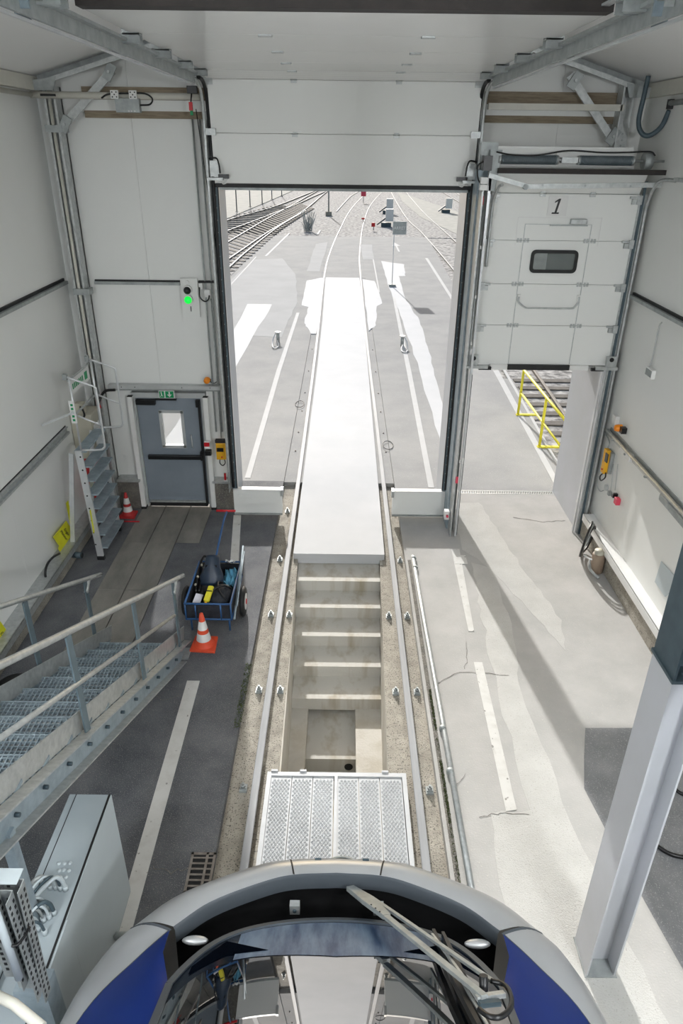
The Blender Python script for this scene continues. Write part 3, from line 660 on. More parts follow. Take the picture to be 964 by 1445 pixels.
for x in (-.63, .62):
    hinge(x, 9.845-.015, 5.365, True, md); hinge(x, 9.77-.01, 5.93, True, md)
    for y in (9.5, 8.6, 7.58, 6.48): hinge(x, y, 6.0, False, md)

# door tracks
def main_track(s_, xo, lab):
    t = thing('door_track', '%s galvanised track of the main sectional door, bending from jamb to ceiling' % lab, 'door track', (xo, 9.85, 0.45))
    x = xo
    b = MB(); b.box(x-.03, x+.03, 9.96, 10.0, .45, 5.6); b.box(x+s_*.0, x+s_*.012, 9.80, 9.98, .0 if s_ > 0 else .45, 5.5); b.build('jamb_angle', 'galv', t)
    b = MB(); b.box(x-s_*.088, x-s_*.03, 9.93, 9.96, .45, 4.78); b.build('side_seal_strip', 'slate', t)
    b = MB()
    for i in range(28): b.box(x-s_*.07, x-s_*.06, 9.925, 9.932, .6+i*.15, .615+i*.15)
    b.build('slot', 'galv', t)
    b = MB(); b.box(x-s_*.100, x-s_*.088, 9.935, 9.95, .45, 4.78); b.build('rubber_lip', 'black', t)
    path = [(x, 9.82, .5), (x, 9.82, 3.0), (x, 9.82, 5.2), (x, 9.80, 5.6), (x, 9.72, 5.80), (x, 9.55, 5.89), (x, 9.3, 5.91)]
    MB().tube(path, .020, 8, 5).build('vertical_rail', 'galv', t)
    MB().tube([(x-s_*.05, p[1]+.05, p[2]+.01) for p in path], .022, 8, 5).build('guide_lip', 'black', t)
    b = MB(); b.box(x-.012, x+.012, 3.6, 9.35, 5.86, 5.96); b.box(x-.012, x-s_*.055, 3.6, 9.35, 5.945, 5.965); b.build('horizontal_rail', 'galv_dull', t)
    b = MB(); b.box(x+s_*.015, x+s_*.035, 3.6, 9.45, 5.84, 5.855); b.build('rail_lip', 'alu', t)
    b = MB(); b.bar((x-s_*.10, 3.6, 6.03), (x-s_*.10, 9.3, 6.03), .05, .012); b.build('edge_rail', 'alu', t)
    for i, y in enumerate((4.8, 6.47, 7.5, 8.5, 9.35)):
        b = MB(); sc = 1.0 if i else 1.35
        b.box(x-s_*.15, x-s_*.015, y-.05*sc, y-.043*sc, 5.93, 6.03*1.0); b.box(x-s_*.15, x-s_*.015, y+.043*sc, y+.05*sc, 5.93, 6.03); b.box(x-s_*.15, x-s_*.02, y-.05*sc, y+.05*sc, 5.985, 5.995)
        rb = b.build('roller_bracket', 'galv_dull', t)
        MB().cyl((x-s_*.12, y, 5.94), (x+s_*.03, y, 5.94), .010, 8).build('axle', 'galv_dull', rb)
        MB().cyl((x-s_*.005, y, 5.94), (x+s_*.03, y, 5.94), .028, 12).build('roller', 'blackpl', rb)
    for z in (5.40, 5.93):
        b = MB(); b.box(x-s_*.14, x-s_*.02, 9.76, 9.79, z-.06, z+.01); b.box(x-s_*.14, x-s_*.02, 9.74, 9.79, z+.0, z+.012); b.build('roller_bracket', 'galv', t)
    # big end plate with dampers, near the camera end
    b = MB(); b.prism([(x+s_*.03, 4.75, 5.86), (x+s_*.03, 4.55, 5.86), (x+s_*.03, 4.45, 6.06), (x+s_*.03, 4.6, 6.08)], (s_*.012, 0, 0)); b.box(x-s_*.06, x+s_*.04, 4.5, 4.52, 5.88, 6.03); b.build('end_plate', 'galv_blue', t)
    MB().cyl((x+s_*.02, 4.15, 5.93), (x+s_*.02, 4.55, 5.93), .022, 12).build('spring_buffer', 'galv_dull', t)
    MB().cyl((x+s_*.02, 4.12, 5.93), (x+s_*.02, 4.16, 5.93), .028, 12).build('buffer_cap', 'black', t)
    MB().bar((x-s_*.04, 4.35, 5.9), (x-s_*.04, 4.35, 6.5), .05, .008, (0, 1, 0)).build('hanger_strap', 'galv', t)
    # bottom fixture of the leaf with cable
    b = MB(); b.box(x-s_*.04, x-s_*.15, 9.76, 9.80, 4.88, 5.06); b.box(x-s_*.0, x-s_*.20, 9.72, 9.80, 4.84, 4.87); b.build('bottom_bracket', 'galv', t)
    MB().box(x-s_*.14, x-s_*.27, 9.74, 9.79, 4.86, 4.91).build('damper', 'blackpl', t)
    MB().tube([(x-s_*.04, 9.74, 5.08), (x-s_*.13, 9.73, 5.09), (x-s_*.16, 9.73, 5.02), (x-s_*.17, 9.73, 4.92)], .010, 8, 5).build('hose', 'black', t)
    MB().tube([(x-s_*.26, 9.73, 4.86), (x-s_*.25, 9.73, 4.82), (x-s_*.20, 9.73, 4.80), (x-s_*.18, 9.73, 4.83)], .006, 6, 5).build('spiral_cable', 'white', t)
    return t
tl = main_track(-1, -1.735, 'left'); tR = main_track(1, 1.665, 'right')
# extra cables and rods beside the left track
b = MB(); b.cyl((-1.84, 9.9, 5.62), (-1.70, 9.9, 3.9), .006, 6); cb0 = b.build('hanging_cable', 'blackpl', None, cat='cable', label='thin black cable slanting down beside the left track of the main door')
for x, lab in ((-1.95, 'outer thin grey conduit running down the front wall left of the main door'), (-1.86, 'inner thin grey conduit running down the front wall left of the main door')):
    MB().cyl((x, 10.2, 1.3), (x, 10.2, 5.6), .012, 8).build('thin_conduit', 'galv_dull', None, cat='conduit', label=lab)
lm = thing('limit_switch', 'black limit switch with red and green cable glands beside the left door track', 'switch', (-1.86, 9.88, 5.5))
MB().box(-1.92, -1.80, 9.82, 9.90, 5.78, 5.86).build('body', 'blackpl', lm, bevel=.004)
MB().box(-1.905, -1.865, 9.80, 9.84, 5.60, 5.69).build('red_cap', 'red', lm); MB().box(-1.895, -1.865, 9.80, 9.84, 5.55, 5.60).build('green_cap', 'green', lm)
MB().cyl((-1.87, 9.85, 5.78), (-1.88, 9.82, 5.69), .008, 8).build('cable', 'blackpl', lm)

# central mullion between the two doors
ml = thing('door_mullion', 'bundle of galvanised guide channels on the mullion between the large and the small door', 'door post', (1.69, 9.4, 0))
b = MB(); b.box(1.62, 1.74, 9.55, 9.95, 0, 5.0); b.build('core', 'galv_blue', ml)
b = MB(); b.box(1.645, 1.665, 9.30, 9.55, 0, 4.9); b.build('web', 'galv', ml)
MB().box(1.665, 1.715, 9.50, 9.54, 0, 4.85).build('channel', 'galv_dull', ml)
MB().box(1.715, 1.745, 9.30, 9.34, 0, 4.95).build('flange', 'alu', ml)
MB().box(1.745, 1.760, 9.34, 9.40, 0, 2.5).build('seal', 'black', ml)
MB().cyl((1.70, 9.40, .1), (1.70, 9.40, 4.9), .014, 8).build('rod', 'galv', ml)
b = MB()
for z in (1.2, 2.9, 3.5, 4.1): b.box(1.72, 1.745, 9.292, 9.30, z, z+.09); b.box(1.68, 1.70, 9.292, 9.30, z+.02, z+.06)
b.build('slot_bracket', 'white', ml)
MB().box(1.655, 1.685, 9.36, 9.40, 4.62, 4.72).build('red_marker', 'red', ml); MB().box(1.65, 1.675, 9.37, 9.40, 4.55, 4.62).build('green_marker', 'green', ml)
MB().box(1.655, 1.69, 9.28, 9.30, .9, 1.0).build('pink_marker', 'pink', ml)
sb = thing('switch_box', 'white box with a red knob low on the foot of the mullion between the doors', 'switch', (1.60, 9.45, .25))
MB().box(1.56, 1.64, 9.42, 9.52, .22, .36).build('box', 'white', sb, bevel=.006); MB().cyl((1.60, 9.42, .29), (1.60, 9.385, .29), .018, 10).build('knob', 'pink', sb)
# motor cluster at the top of the mullion
mc = thing('door_gear', 'dark gear box and white cable glands at the top of the mullion', 'gear box', (1.70, 9.3, 4.8))
b = MB(); b.box(1.62, 1.72, 9.22, 9.36, 5.0, 5.16); b.build('housing', 'blackpl', mc); b = MB(); b.box(1.60, 1.69, 9.2, 9.3, 4.86, 4.93); b.box(1.60, 1.69, 9.2, 9.3, 4.79, 4.85); b.build('gland', 'white', mc)
MB().prism([(1.72, 9.30, 4.78), (1.80, 9.30, 4.78), (1.84, 9.30, 5.22), (1.70, 9.30, 5.22)], (0, .04, 0)).build('plate', 'galv_dull', mc)
MB().tube([(1.62, 9.25, 5.1), (1.56, 9.25, 5.05), (1.57, 9.25, 4.92), (1.62, 9.25, 4.85)], .009, 8, 5).build('cable', 'black', mc)

# kerb panels (flood barrier) closing the foot of the main door
for x0, x1, lab in ((-1.70, -.94, 'left'), (.80, 1.62, 'right')):
    t = thing('barrier_box', 'low light grey barrier box closing the foot of the main door, %s of the rails' % lab, 'barrier', ((x0+x1)/2, 9.93, 0))
    MB().box(x0, x1, 9.90, 10.0, .04, .44).build('front_panel', 'door_panel', t)
    b = MB(); b.box(x0, x1, 9.895, 10.0, .44, .46); b.build('top_cap', 'white', t)
    MB().box(x0, x1, 9.885, 9.90, .02, .05).build('foot_strip', 'galv_dull', t)
    e = x1 if lab == 'left' else x0; MB().box(e-.02, e+.02, 9.87, 10.0, .36, .47).build('end_stop', 'galv', t)

# ---------------------------------------------------------------- small sectional door with wicket
sd = thing('sectional_door', 'smaller white sectional door marked 1 with a wicket door and a dark window', 'door', (2.7, 9.46, 2.6))
zs_ = [2.62, 3.15, 3.68, 4.21, 4.75]
for i in range(4):
    y0 = 9.46; b = MB(); b.box(1.76, 3.62, y0, y0+.04, zs_[i]+.003, zs_[i+1]-.003); b.build('door_section', 'door_panel', sd)
MB().box(1.77, 3.61, 9.49, 9.51, 2.62, 4.75).build('core', 'galv_dull', sd)
b = MB(); b.prism([(1.78, 9.46, 4.756), (1.78, 9.30, 4.98), (1.78, 9.33, 5.00), (1.78, 9.50, 4.77)], (1.82, 0, 0)); b.build('door_section', 'door_panel', sd)
b = MB(); b.box(1.80, 3.86, 9.20, 9.28, 4.975, 5.03); b.build('top_seal', 'brown_black', sd)
MB().box(2.24, 3.08, 9.42, 9.50, 2.555, 2.625).build('bottom_seal', 'black', sd)
for x0, x1 in ((2.0, 2.235), (3.085, 3.34)): MB().box(x0, x1, 9.42, 9.48, 2.555, 2.625).build('kick_plate', 'white', sd)
MB().box(1.74, 3.66, 9.48, 9.51, 2.56, 2.60).build('bottom_rail', 'galv', sd)
# wicket outline: thin joints proud of the section
wk = MB()
for x in (2.25, 3.08): wk.box(x-.004, x+.004, 9.452, 9.46, 2.63, 4.40)
wk.box(2.25, 3.08, 9.452, 9.46, 4.397, 4.404)
wk = wk.build('wicket_frame', 'galv', sd)
b = MB(); b.box(2.15, 2.156, 9.456, 9.46, 4.15, 4.48); b.box(2.15, 3.2, 9.456, 9.46, 4.475, 4.482); b.box(3.19, 3.2, 9.456, 9.46, 4.15, 4.48); b.build('trim', 'white', wk)
for z in (3.15, 3.68, 4.21):
    for x in (2.20, 2.29, 3.04, 3.13):
        b = MB(); b.box(x-.03, x-.006, 9.447, 9.46, z-.025, z+.025); b.box(x+.006, x+.03, 9.447, 9.46, z-.025, z+.025); b.cyl((x-.03, 9.45, z), (x+.03, 9.45, z), .006, 6); b.build('hinge', 'galv', sd)
for x in (2.42, 3.03): hinge(x, 9.455, 4.752, True, sd)
def rrect(x0, x1, z0, z1, r, y, n=5):
    out = []
    for cx, cz, a0 in ((x1-r, z1-r, 0), (x0+r, z1-r, PI/2), (x0+r, z0+r, PI), (x1-r, z0+r, 1.5*PI)):
        for k in range(n+1): a = a0+PI/2*k/n; out.append((cx+r*math.cos(a), y, cz+r*math.sin(a)))
    return out
o_, i_ = rrect(2.37, 2.97, 3.82, 4.10, .06, 9.44), rrect(2.41, 2.93, 3.86, 4.06, .03, 9.44)
b = MB(); n = len(o_); b.add(o_+i_+[(x, 9.465, z) for x, _, z in o_]+[(x, 9.465, z) for x, _, z in i_], [(k, (k+1) % n, n+(k+1) % n, n+k) for k in range(n)]+[(k, (k+1) % n, 2*n+(k+1) % n, 2*n+k) for k in range(n)]+[(n+k, n+(k+1) % n, 3*n+(k+1) % n, 3*n+k) for k in range(n)])
wn = b.build('window_frame', 'black', sd)
b = MB(); b.prism(rrect(2.40, 2.94, 3.85, 4.07, .03, 9.452), (0, .006, 0)); b.build('pane', 'tint', wn)
b = MB(); b.box(2.40, 2.94, 9.4585, 9.4595, 3.85, 4.07); b.build('inner_pane', 'dark_steel', wn)
b = MB(); b.box(2.40, 2.58, 9.4575, 9.458, 3.86, 4.06); b.build('painted_reflection', 'galv_dull', wn)  # lighter sheet painted in as a reflection on the dark pane
hd = MB(); hd.tube([(2.28, 9.44, 3.52), (2.28, 9.43, 3.46), (2.38, 9.43, 3.385), (2.50, 9.43, 3.38), (2.95, 9.43, 3.38), (3.02, 9.43, 3.40), (3.06, 9.43, 3.47), (3.06, 9.44, 3.53)], .011, 8, 4); hd = hd.build('pull_bar', 'galv', sd)
for x in (2.28, 3.06): MB().box(x-.02, x+.02, 9.435, 9.46, 3.47, 3.55).build('bar_mount', 'white', hd)
cz = MB().box(2.80, 3.00, 9.40, 9.46, 4.41, 4.47).build('closer', 'galv', sd, bevel=.008); MB().bar((2.55, 9.43, 4.392), (3.02, 9.43, 4.392), .02, .012).build('closer_arm', 'galv_dull', cz)
MB().box(2.50, 2.74, 9.452, 9.459, 4.50, 4.73).build('number_sheet', 'white', sd); 
b = MB(); sh = lambda x, z: (2.62+x+.22*z, 9.452, 4.61+z)
b.prism([sh(.012, .085), sh(-.012, .085), sh(-.05, .055), sh(-.05, .035), sh(-.014, .056), sh(-.014, -.07), sh(.012, -.07)], (0, -.003, 0)); b.build('number_one', 'blackpl', sd)
b = MB(); b.prism([sh(-.045, -.07), sh(.043, -.07), sh(.043, -.088), sh(-.045, -.088)], (0, -.003, 0)); b.build('number_foot', 'blackpl', sd)
# roller brackets on both sides
for x, s_ in ((1.76, -1), (3.62, 1)):
    for z in (3.15, 3.68, 4.21, 4.72):
        b = MB(); b.box(x-s_*.13, x+s_*.01, 9.42, 9.45, z-.015, z+.01); b.box(x-s_*.10, x-s_*.02, 9.42, 9.46, z-.08, z-.02); b.box(x-s_*.05, x+s_*.01, 9.40, 9.43, z-.08, z+.02); b.build('roller_bracket', 'galv', sd)
    b = MB(); b.box(x-s_*.06, x+s_*.06, 9.38, 9.42, 2.62, 2.76); b.box(x-s_*.2, x+s_*.1, 9.36, 9.42, 2.58, 2.62); br = b.build('bottom_bracket', 'galv', sd)
    MB().box(x-s_*.08, x-s_*.25, 9.38, 9.42, 2.56, 2.60).build('damper', 'blackpl', br); MB().cyl((x, 9.37, 2.72), (x, 9.38, 2.72), .03, 10).build('roller', 'blackpl', br)

# track on the right of the small door
tk = thing('door_track', 'galvanised guide track of the small door standing against the right wall', 'door track', (3.63, 9.46, 0))
b = MB(); b.box(3.555, 3.575, 9.47, 9.53, 0, 2.6); b.box(3.595, 3.61, 9.47, 9.53, 0, 2.7); b.build('inner_channel', 'alu', tk)
MB().box(3.61, 3.70, 9.44, 9.475, 0, 4.75).build('outer_channel', 'galv', tk)
MB().box(3.63, 3.66, 9.42, 9.44, 0, 4.9).build('dark_web', 'dark_steel', tk)
b = MB(); b.tube([(3.70, 9.42, .2), (3.70, 9.42, 2.0), (3.70, 9.42, 4.3), (3.69, 9.38, 4.65), (3.69, 9.25, 4.85), (3.69, 9.05, 4.93), (3.69, 8.7, 4.94)], .020, 8, 6); b.build('guide_rail', 'galv', tk)
MB().box(3.66, 3.72, 5.5, 8.7, 4.93, 4.97).build('horizontal_rail', 'galv', tk)
b = MB(); b.tube([(1.80, 9.38, 3.9), (1.80, 9.38, 4.3), (1.80, 9.34, 4.65), (1.82, 9.22, 4.82), (1.84, 9.1, 4.86)], .018, 8, 6); b.build('guide_rail', 'galv', tk)
# cross bar in front of the door head
cbr = thing('cross_bar', 'galvanised cross bar spanning in front of the head of the small door', 'bar', (2.9, 9.28, 4.85))
MB().bar((2.16, 9.28, 4.835), (4.00, 9.28, 4.875), .05, .055).build('bar', 'galv', cbr)
MB().bar((1.70, 9.28, 4.95), (2.16, 9.28, 4.84), .045, .05).build('arm', 'galv', cbr); MB().cyl((2.15, 9.22, 4.83), (2.15, 9.3, 4.83), .03, 10).build('pivot', 'galv_dull', cbr)
for x in (2.35, 2.86, 3.4): MB().cyl((x, 9.245, 4.852), (x, 9.25, 4.852), .012, 8).build('bolt', 'galv_dull', cbr)
# torsion springs
sp = thing('torsion_spring_set', 'pair of grey torsion springs on a shaft above the small sectional door', 'springs', (2.7, 9.35, 5.1))
MB().cyl((1.70, 9.33, 5.12), (3.90, 9.33, 5.12), .014, 10).build('shaft', 'galv', sp)
for xa, xb in ((1.84, 2.50), (2.76, 3.40)):
    pts = []; N = 70
    b = MB(); b.cyl((xa, 9.33, 5.12), (xb, 9.33, 5.12), .046, 16); so_ = b.build('spring', 'rail_side', sp)
    b = MB()
    for k in range(48):
        x = xa+(xb-xa)*(k+.5)/48; b.lathe((x, 9.33, 5.12), [(.047, -.005), (.054, 0), (.047, .005)], 14, axis=(1, 0, 0))
    b.build('coil', 'slate', so_, kind='stuff')
MB().box(2.50, 2.66, 9.38, 9.40, 5.06, 5.20).build('centre_bracket', 'white', sp); MB().box(2.55, 2.74, 9.29, 9.37, 5.09, 5.15).build('bearing', 'galv', sp)
for x in (1.82, 2.50, 2.76, 3.40): MB().cyl((x-.015, 9.33, 5.12), (x+.015, 9.33, 5.12), .05, 14).build('cone', 'galv', sp)
MB().cyl((3.52, 9.33, 5.12), (3.62, 9.33, 5.12), .09, 20).build('cable_drum', 'galv_dull', sp)
MB().tube([(1.76, 9.25, 5.20), (1.95, 9.25, 5.17), (2.25, 9.25, 5.17), (2.6, 9.25, 5.22), (3.0, 9.25, 5.205), (3.3, 9.25, 5.21), (3.55, 9.25, 5.22), (3.62, 9.25, 5.18)], .009, 8, 6).build('cable', 'black', sp)
hdb = MB().box(1.76, 3.42, 9.42, 9.46, 5.05, 5.26).build('header_beam', 'door_panel', None, cat='beam', label='light header beam behind the torsion springs')
hdb2 = MB().box(1.60, 1.80, 9.38, 9.44, 5.10, 5.30).build('header_plate', 'galv_dull', None, cat='plate', label='small grey steel plate at the left end of the spring header')
hs = thing('hose_loop', 'thick dark corrugated hose hanging in a loop beside the right corner column', 'hose', (3.6, 9.6, 5.4))
b = MB(); b.tube([(3.50, 9.6, 6.0), (3.49, 9.6, 5.8), (3.48, 9.6, 5.55), (3.53, 9.58, 5.42), (3.62, 9.55, 5.39), (3.72, 9.5, 5.48), (3.76, 9.45, 5.65)], .028, 10, 8); b.build('hose', 'dark_steel', hs)
MB().box(3.72, 3.77, 9.38, 9.46, 5.66, 5.76).build('bracket', 'blackpl', hs)
MB().cyl((3.74, 7.5, 5.72), (3.74, 9.4, 5.72), .03, 10).build('conduit_run', 'galv_dull', None, cat='conduit', label='grey pipe running along the right wall just under the eaves')

# ------------------------------------------------------------ side door (left)
d1 = struct('door_1', (-2.64, 10.2, 0))
DX0, DX1, DZ = -3.13, -2.145, 1.84
b = MB(); b.box(DX0-.06, DX0, 10.17, 10.40, 0, DZ+.08); b.box(DX1, DX1+.07, 10.17, 10.40, 0, DZ+.08); b.box(DX0, DX1, 10.17, 10.40, DZ, DZ+.08); b.build('frame', 'frame_grey', d1)
b = MB(); wx0, wx1, wz0, wz1 = -2.80, -2.44, 1.03, 1.63
y0, y1 = 10.20, 10.25
b.box(DX0+.005, wx0, y0, y1, .045, DZ-.005); b.box(wx1, DX1-.005, y0, y1, .045, DZ-.005); b.box(wx0, wx1, y0, y1, .045, wz0); b.box(wx0, wx1, y0, y1, wz1, DZ-.005)
lf = b.build('leaf', 'door_blue', d1)
b = MB(); b.box(wx0-.01, wx0+.035, y0-.012, y1, wz0, wz1); b.box(wx1-.035, wx1+.01, y0-.012, y1, wz0, wz1); b.box(wx0, wx1, y0-.012, y1, wz0-.01, wz0+.035); b.box(wx0, wx1, y0-.012, y1, wz1-.035, wz1+.01); b.build('window_frame', 'frame_grey', lf)
MB().box(wx0, wx1, 10.222, 10.228, wz0, wz1).build('pane', 'clear', lf)
MB().box(DX0+.03, DX1-.03, 10.16, 10.20, .02, .085).build('brush_seal', 'black', lf); MB().box(DX0+.03, DX1-.03, 10.155, 10.20, .085, .115).build('kick_strip', 'galv', lf)
MB().box(DX0+.01, DX0+.30, 10.12, 10.20, DZ-.10, DZ-.02).build('closer', 'blackpl', lf, bevel=.006); MB().box(DX0+.3, DX0+.62, 10.15, 10.18, DZ-.03, DZ-.01).build('closer_arm', 'blackpl', lf)
MB().box(DX0+.10, DX1-.05, 10.10, 10.16, .86, .925).build('panic_bar', 'blackpl', lf, bevel=.006)
MB().box(DX1-.07, DX1-.015, 10.12, 10.2, .84, .98).build('bar_housing', 'blackpl', lf); b = MB(); b.box(DX1-.05, DX1-.018, 10.15, 10.19, .04, DZ-.03); b.build('vertical_rod', 'black', lf)
MB().box(DX1-.075, DX1-.015, 10.13, 10.19, DZ-.13, DZ-.02).build('rod_latch', 'blackpl', lf)
MB().tube([(DX1-.19, 10.18, 1.25), (DX1-.19, 10.155, 1.23), (DX1-.185, 10.155, 1.06), (DX1-.185, 10.18, 1.04)], .010, 8).build('pull_handle', 'alu', lf)
# frame posts either side
for x, lab in ((-3.19, 'left'), (-2.06, 'right')):
    t = thing('guard_post', 'square white metal post on the %s of the blue-grey side door' % lab, 'post', (x, 10.12, 0))
    MB().box(x-.035, x+.035, 10.08, 10.16, .04, 1.88).build('post', 'white', t); MB().box(x-.037, x+.037, 10.078, 10.162, 1.88, 1.885).build('cap', 'black', t); MB().box(x-.04, x+.04, 10.07, 10.17, 0, .04).build('foot', 'black', t)
ex = thing('exit_sign', 'green and white emergency exit sign on the trunking above the side door', 'sign', (-2.62, 10.05, 1.93))
MB().box(-2.73, -2.50, 10.03, 10.05, 1.885, 2.0).build('plate', 'white', ex)
MB().box(-2.63, -2.51, 10.024, 10.03, 1.893, 1.992).build('green_field', 'green', ex); MB().box(-2.72, -2.65, 10.024, 10.03, 1.893, 1.992).build('green_field', 'green', ex)
b = MB(); b.box(-2.58, -2.56, 10.02, 10.024, 1.94, 1.985); b.prism([(-2.605, 10.02, 1.945), (-2.535, 10.02, 1.945), (-2.57, 10.02, 1.905)], (0, .004, 0)); b.build('arrow', 'white', ex)
b = MB(); b.cyl((-2.69, 10.024, 1.98), (-2.69, 10.02, 1.98), .008, 10); b.bar((-2.69, 10.022, 1.97), (-2.685, 10.022, 1.94), .014, .003, (0, 1, 0)); b.bar((-2.685, 10.022, 1.94), (-2.705, 10.022, 1.91), .008, .003, (0, 1, 0)); b.bar((-2.685, 10.022, 1.94), (-2.668, 10.022, 1.915), .008, .003, (0, 1, 0)); b.build('running_figure', 'white', ex)
tg = thing('cable_trunking', 'white cable trunking across the front wall just above the side door', 'trunking', (-2.7, 10.15, 2.0))
MB().box(-3.50, -1.84, 10.12, 10.24, 1.985, 2.045).build('trunk', 'frame_grey', tg); MB().box(-3.50, -1.86, 10.16, 10.24, 1.955, 1.965).build('lower_rail', 'galv', tg)
b = MB()
for x in (-3.3, -3.1, -2.4, -1.98): b.cyl((x, 10.118, 2.02), (x, 10.12, 2.02), .008, 8)
b.build('screw', 'black', tg)
bc = thing('beacon', 'orange warning beacon on the front wall above the trunking left of the main door', 'beacon', (-2.02, 10.2, 2.13))
MB().box(-2.06, -1.98, 10.17, 10.25, 2.09, 2.12).build('base', 'blackpl', bc); MB().lathe((-2.02, 10.17, 2.13), [(.001, -.09), (.03, -.085), (.045, -.06), (.048, 0)], 16, axis=(0, 1, 0)).build('lens', 'orange', bc)
MB().tube([(-1.99, 10.2, 2.1), (-1.93, 10.2, 2.07), (-1.87, 10.2, 2.11), (-1.85, 10.2, 2.13)], .006, 6, 5).build('cable', 'blackpl', bc)
eb = thing('emergency_button', 'red emergency push button above a black box beside the side door', 'button', (-2.075, 10.06, 1.15))
MB().box(-2.12, -2.03, 10.02, 10.08, 1.08, 1.20).build('box', 'white', eb, bevel=.005); MB().box(-2.115, -2.035, 10.0, 10.02, 1.13, 1.19).build('button', 'red', eb); MB().box(-2.11, -2.02, 9.99, 10.08, .98, 1.06).build('switch', 'blackpl', eb, bevel=.005)
yc = thing('hand_control', 'yellow and black door control hanging on the left track of the main door', 'control', (-1.86, 10.1, .85))
MB().box(-1.945, -1.80, 10.03, 10.12, .90, 1.17).build('body', 'yellow', yc, bevel=.008); MB().box(-1.93, -1.83, 10.015, 10.03, 1.04, 1.10).build('keypad', 'blackpl', yc)
MB().box(-1.955, -1.795, 10.05, 10.14, 1.17, 1.21).build('bracket', 'brown_black', yc); MB().cyl((-1.86, 10.03, .95), (-1.86, 10.015, .95), .012, 10).build('button', 'red', yc)
MB().tube([(-1.90, 10.06, .90), (-1.90, 10.04, .84), (-1.86, 10.04, .80), (-1.82, 10.05, .84), (-1.83, 10.06, .90)], .008, 8, 6).build('cable', 'blackpl', yc)
rl = thing('red_valve', 'small red lever on the low ledge below the yellow door control', 'valve', (-1.84, 10.1, .51)); MB().box(-1.86, -1.83, 10.08, 10.11, .51, .64).build('lever', 'red', rl); MB().cyl((-1.845, 10.1, .50), (-1.845, 10.1, .53), .03, 10).build('base', 'white', rl)
for x, lab in ((-1.80, 'left'), (-1.88, 'right')):
    MB().cyl((x, 10.2, 1.2), (x, 10.2, 3.3), .010, 8).build('thin_pipe', 'galv', None, cat='pipe', label='thin pipe feeding the yellow door control, %s of the pair' % ('right one' if lab == 'left' else 'left one'))
# signal lamp panel
sg = thing('signal_lamp', 'two-lens signal lamp with the lower lens lit green on a pale plate', 'signal lamp', (-2.18, 10.1, 3.1))
MB().box(-2.29, -2.05, 10.17, 10.19, 3.05, 3.58).build('plate', 'door_panel', sg)
for z, mm, nm in ((3.43, 'blackpl', 'dark_lens'), (3.30, 'green_lamp', 'green_lens')):
    h_ = MB(); h_.cyl((-2.19, 10.17, z), (-2.19, 10.11, z), .062, 20); h_ = h_.build('lamp_housing', 'white', sg)
    MB().lathe((-2.19, 10.11, z-.004), [(.001, -.045), (.02, -.042), (.04, -.028), (.052, 0)], 20, axis=(0, 1, 0)).build(nm, mm, h_)
MB().cyl((-2.19, 10.17, 3.53), (-2.19, 10.14, 3.53), .025, 12).build('knob', 'white', sg); MB().box(-2.175, -2.165, 10.16, 10.17, 3.13, 3.20).build('lettering', 'brown_black', sg)
cg = thing('cable_bracket', 'black cable and white clips right of the green signal lamp', 'bracket', (-1.93, 10.15, 3.4))
MB().box(-2.04, -1.80, 10.17, 10.24, 3.52, 3.545).build('rail', 'black', cg); b = MB(); b.box(-2.03, -1.98, 10.14, 10.2, 3.44, 3.52); b.box(-1.96, -1.88, 10.15, 10.2, 3.33, 3.43); b.build('clip', 'white', cg)
MB().tube([(-2.02, 10.13, 3.47), (-2.02, 10.12, 3.34), (-1.96, 10.12, 3.28), (-1.91, 10.13, 3.30), (-1.89, 10.14, 3.36)], .010, 8, 6).build('cable', 'blackpl', cg)
ct = thing('traffic_cone', 'red and white traffic cone in the shade between the stepladder and the side door', 'cone', (-3.38, 9.85, 0))
cn = thing('traffic_cone', 'orange and white traffic cone standing on the floor in front of the blue cart', 'cone', (-1.60, 6.62, 0))
def cone(t, x, y, m, h=.46):
    k = h/.46
    b = MB(); b.prism([(x-.15*k, y-.13*k, 0), (x+.15*k, y-.15*k, 0), (x+.14*k, y+.14*k, 0), (x-.13*k, y+.15*k, 0)], (0, 0, .03*k)); b.lathe((x, y, 0), [(.12*k, .03*k), (.10*k, .055*k), (.085*k, .10*k)], 20); b.build('base', m, t, bevel=.006)
    R_ = lambda z: .085-.065*(z-.10)/.36
    for z0, z1, mm in ((.10, .20, 'white'), (.20, .25, m), (.25, .36, 'white'), (.36, .46, m)):
        b = MB(); pr_ = [(R_(z0)*k, z0*k), (R_(z1)*k, z1*k)]
        if z1 > .45: pr_ += [(.008*k, .462*k), (.001, .462*k)]
        b.lathe((x, y, 0), pr_, 20); b.build('band', mm, t)
ct['group'] = cn['group'] = 'traffic cones'
cone(ct, -3.38, 9.85, 'cone_red', .40); cone(cn, -1.60, 6.62, 'cone')
MB().box(-3.55, -3.15, 9.62, 9.65, 0.004, .012).build('red_tape', 'red', None, cat='tape', label='strip of red tape on the floor in front of the shaded cone')

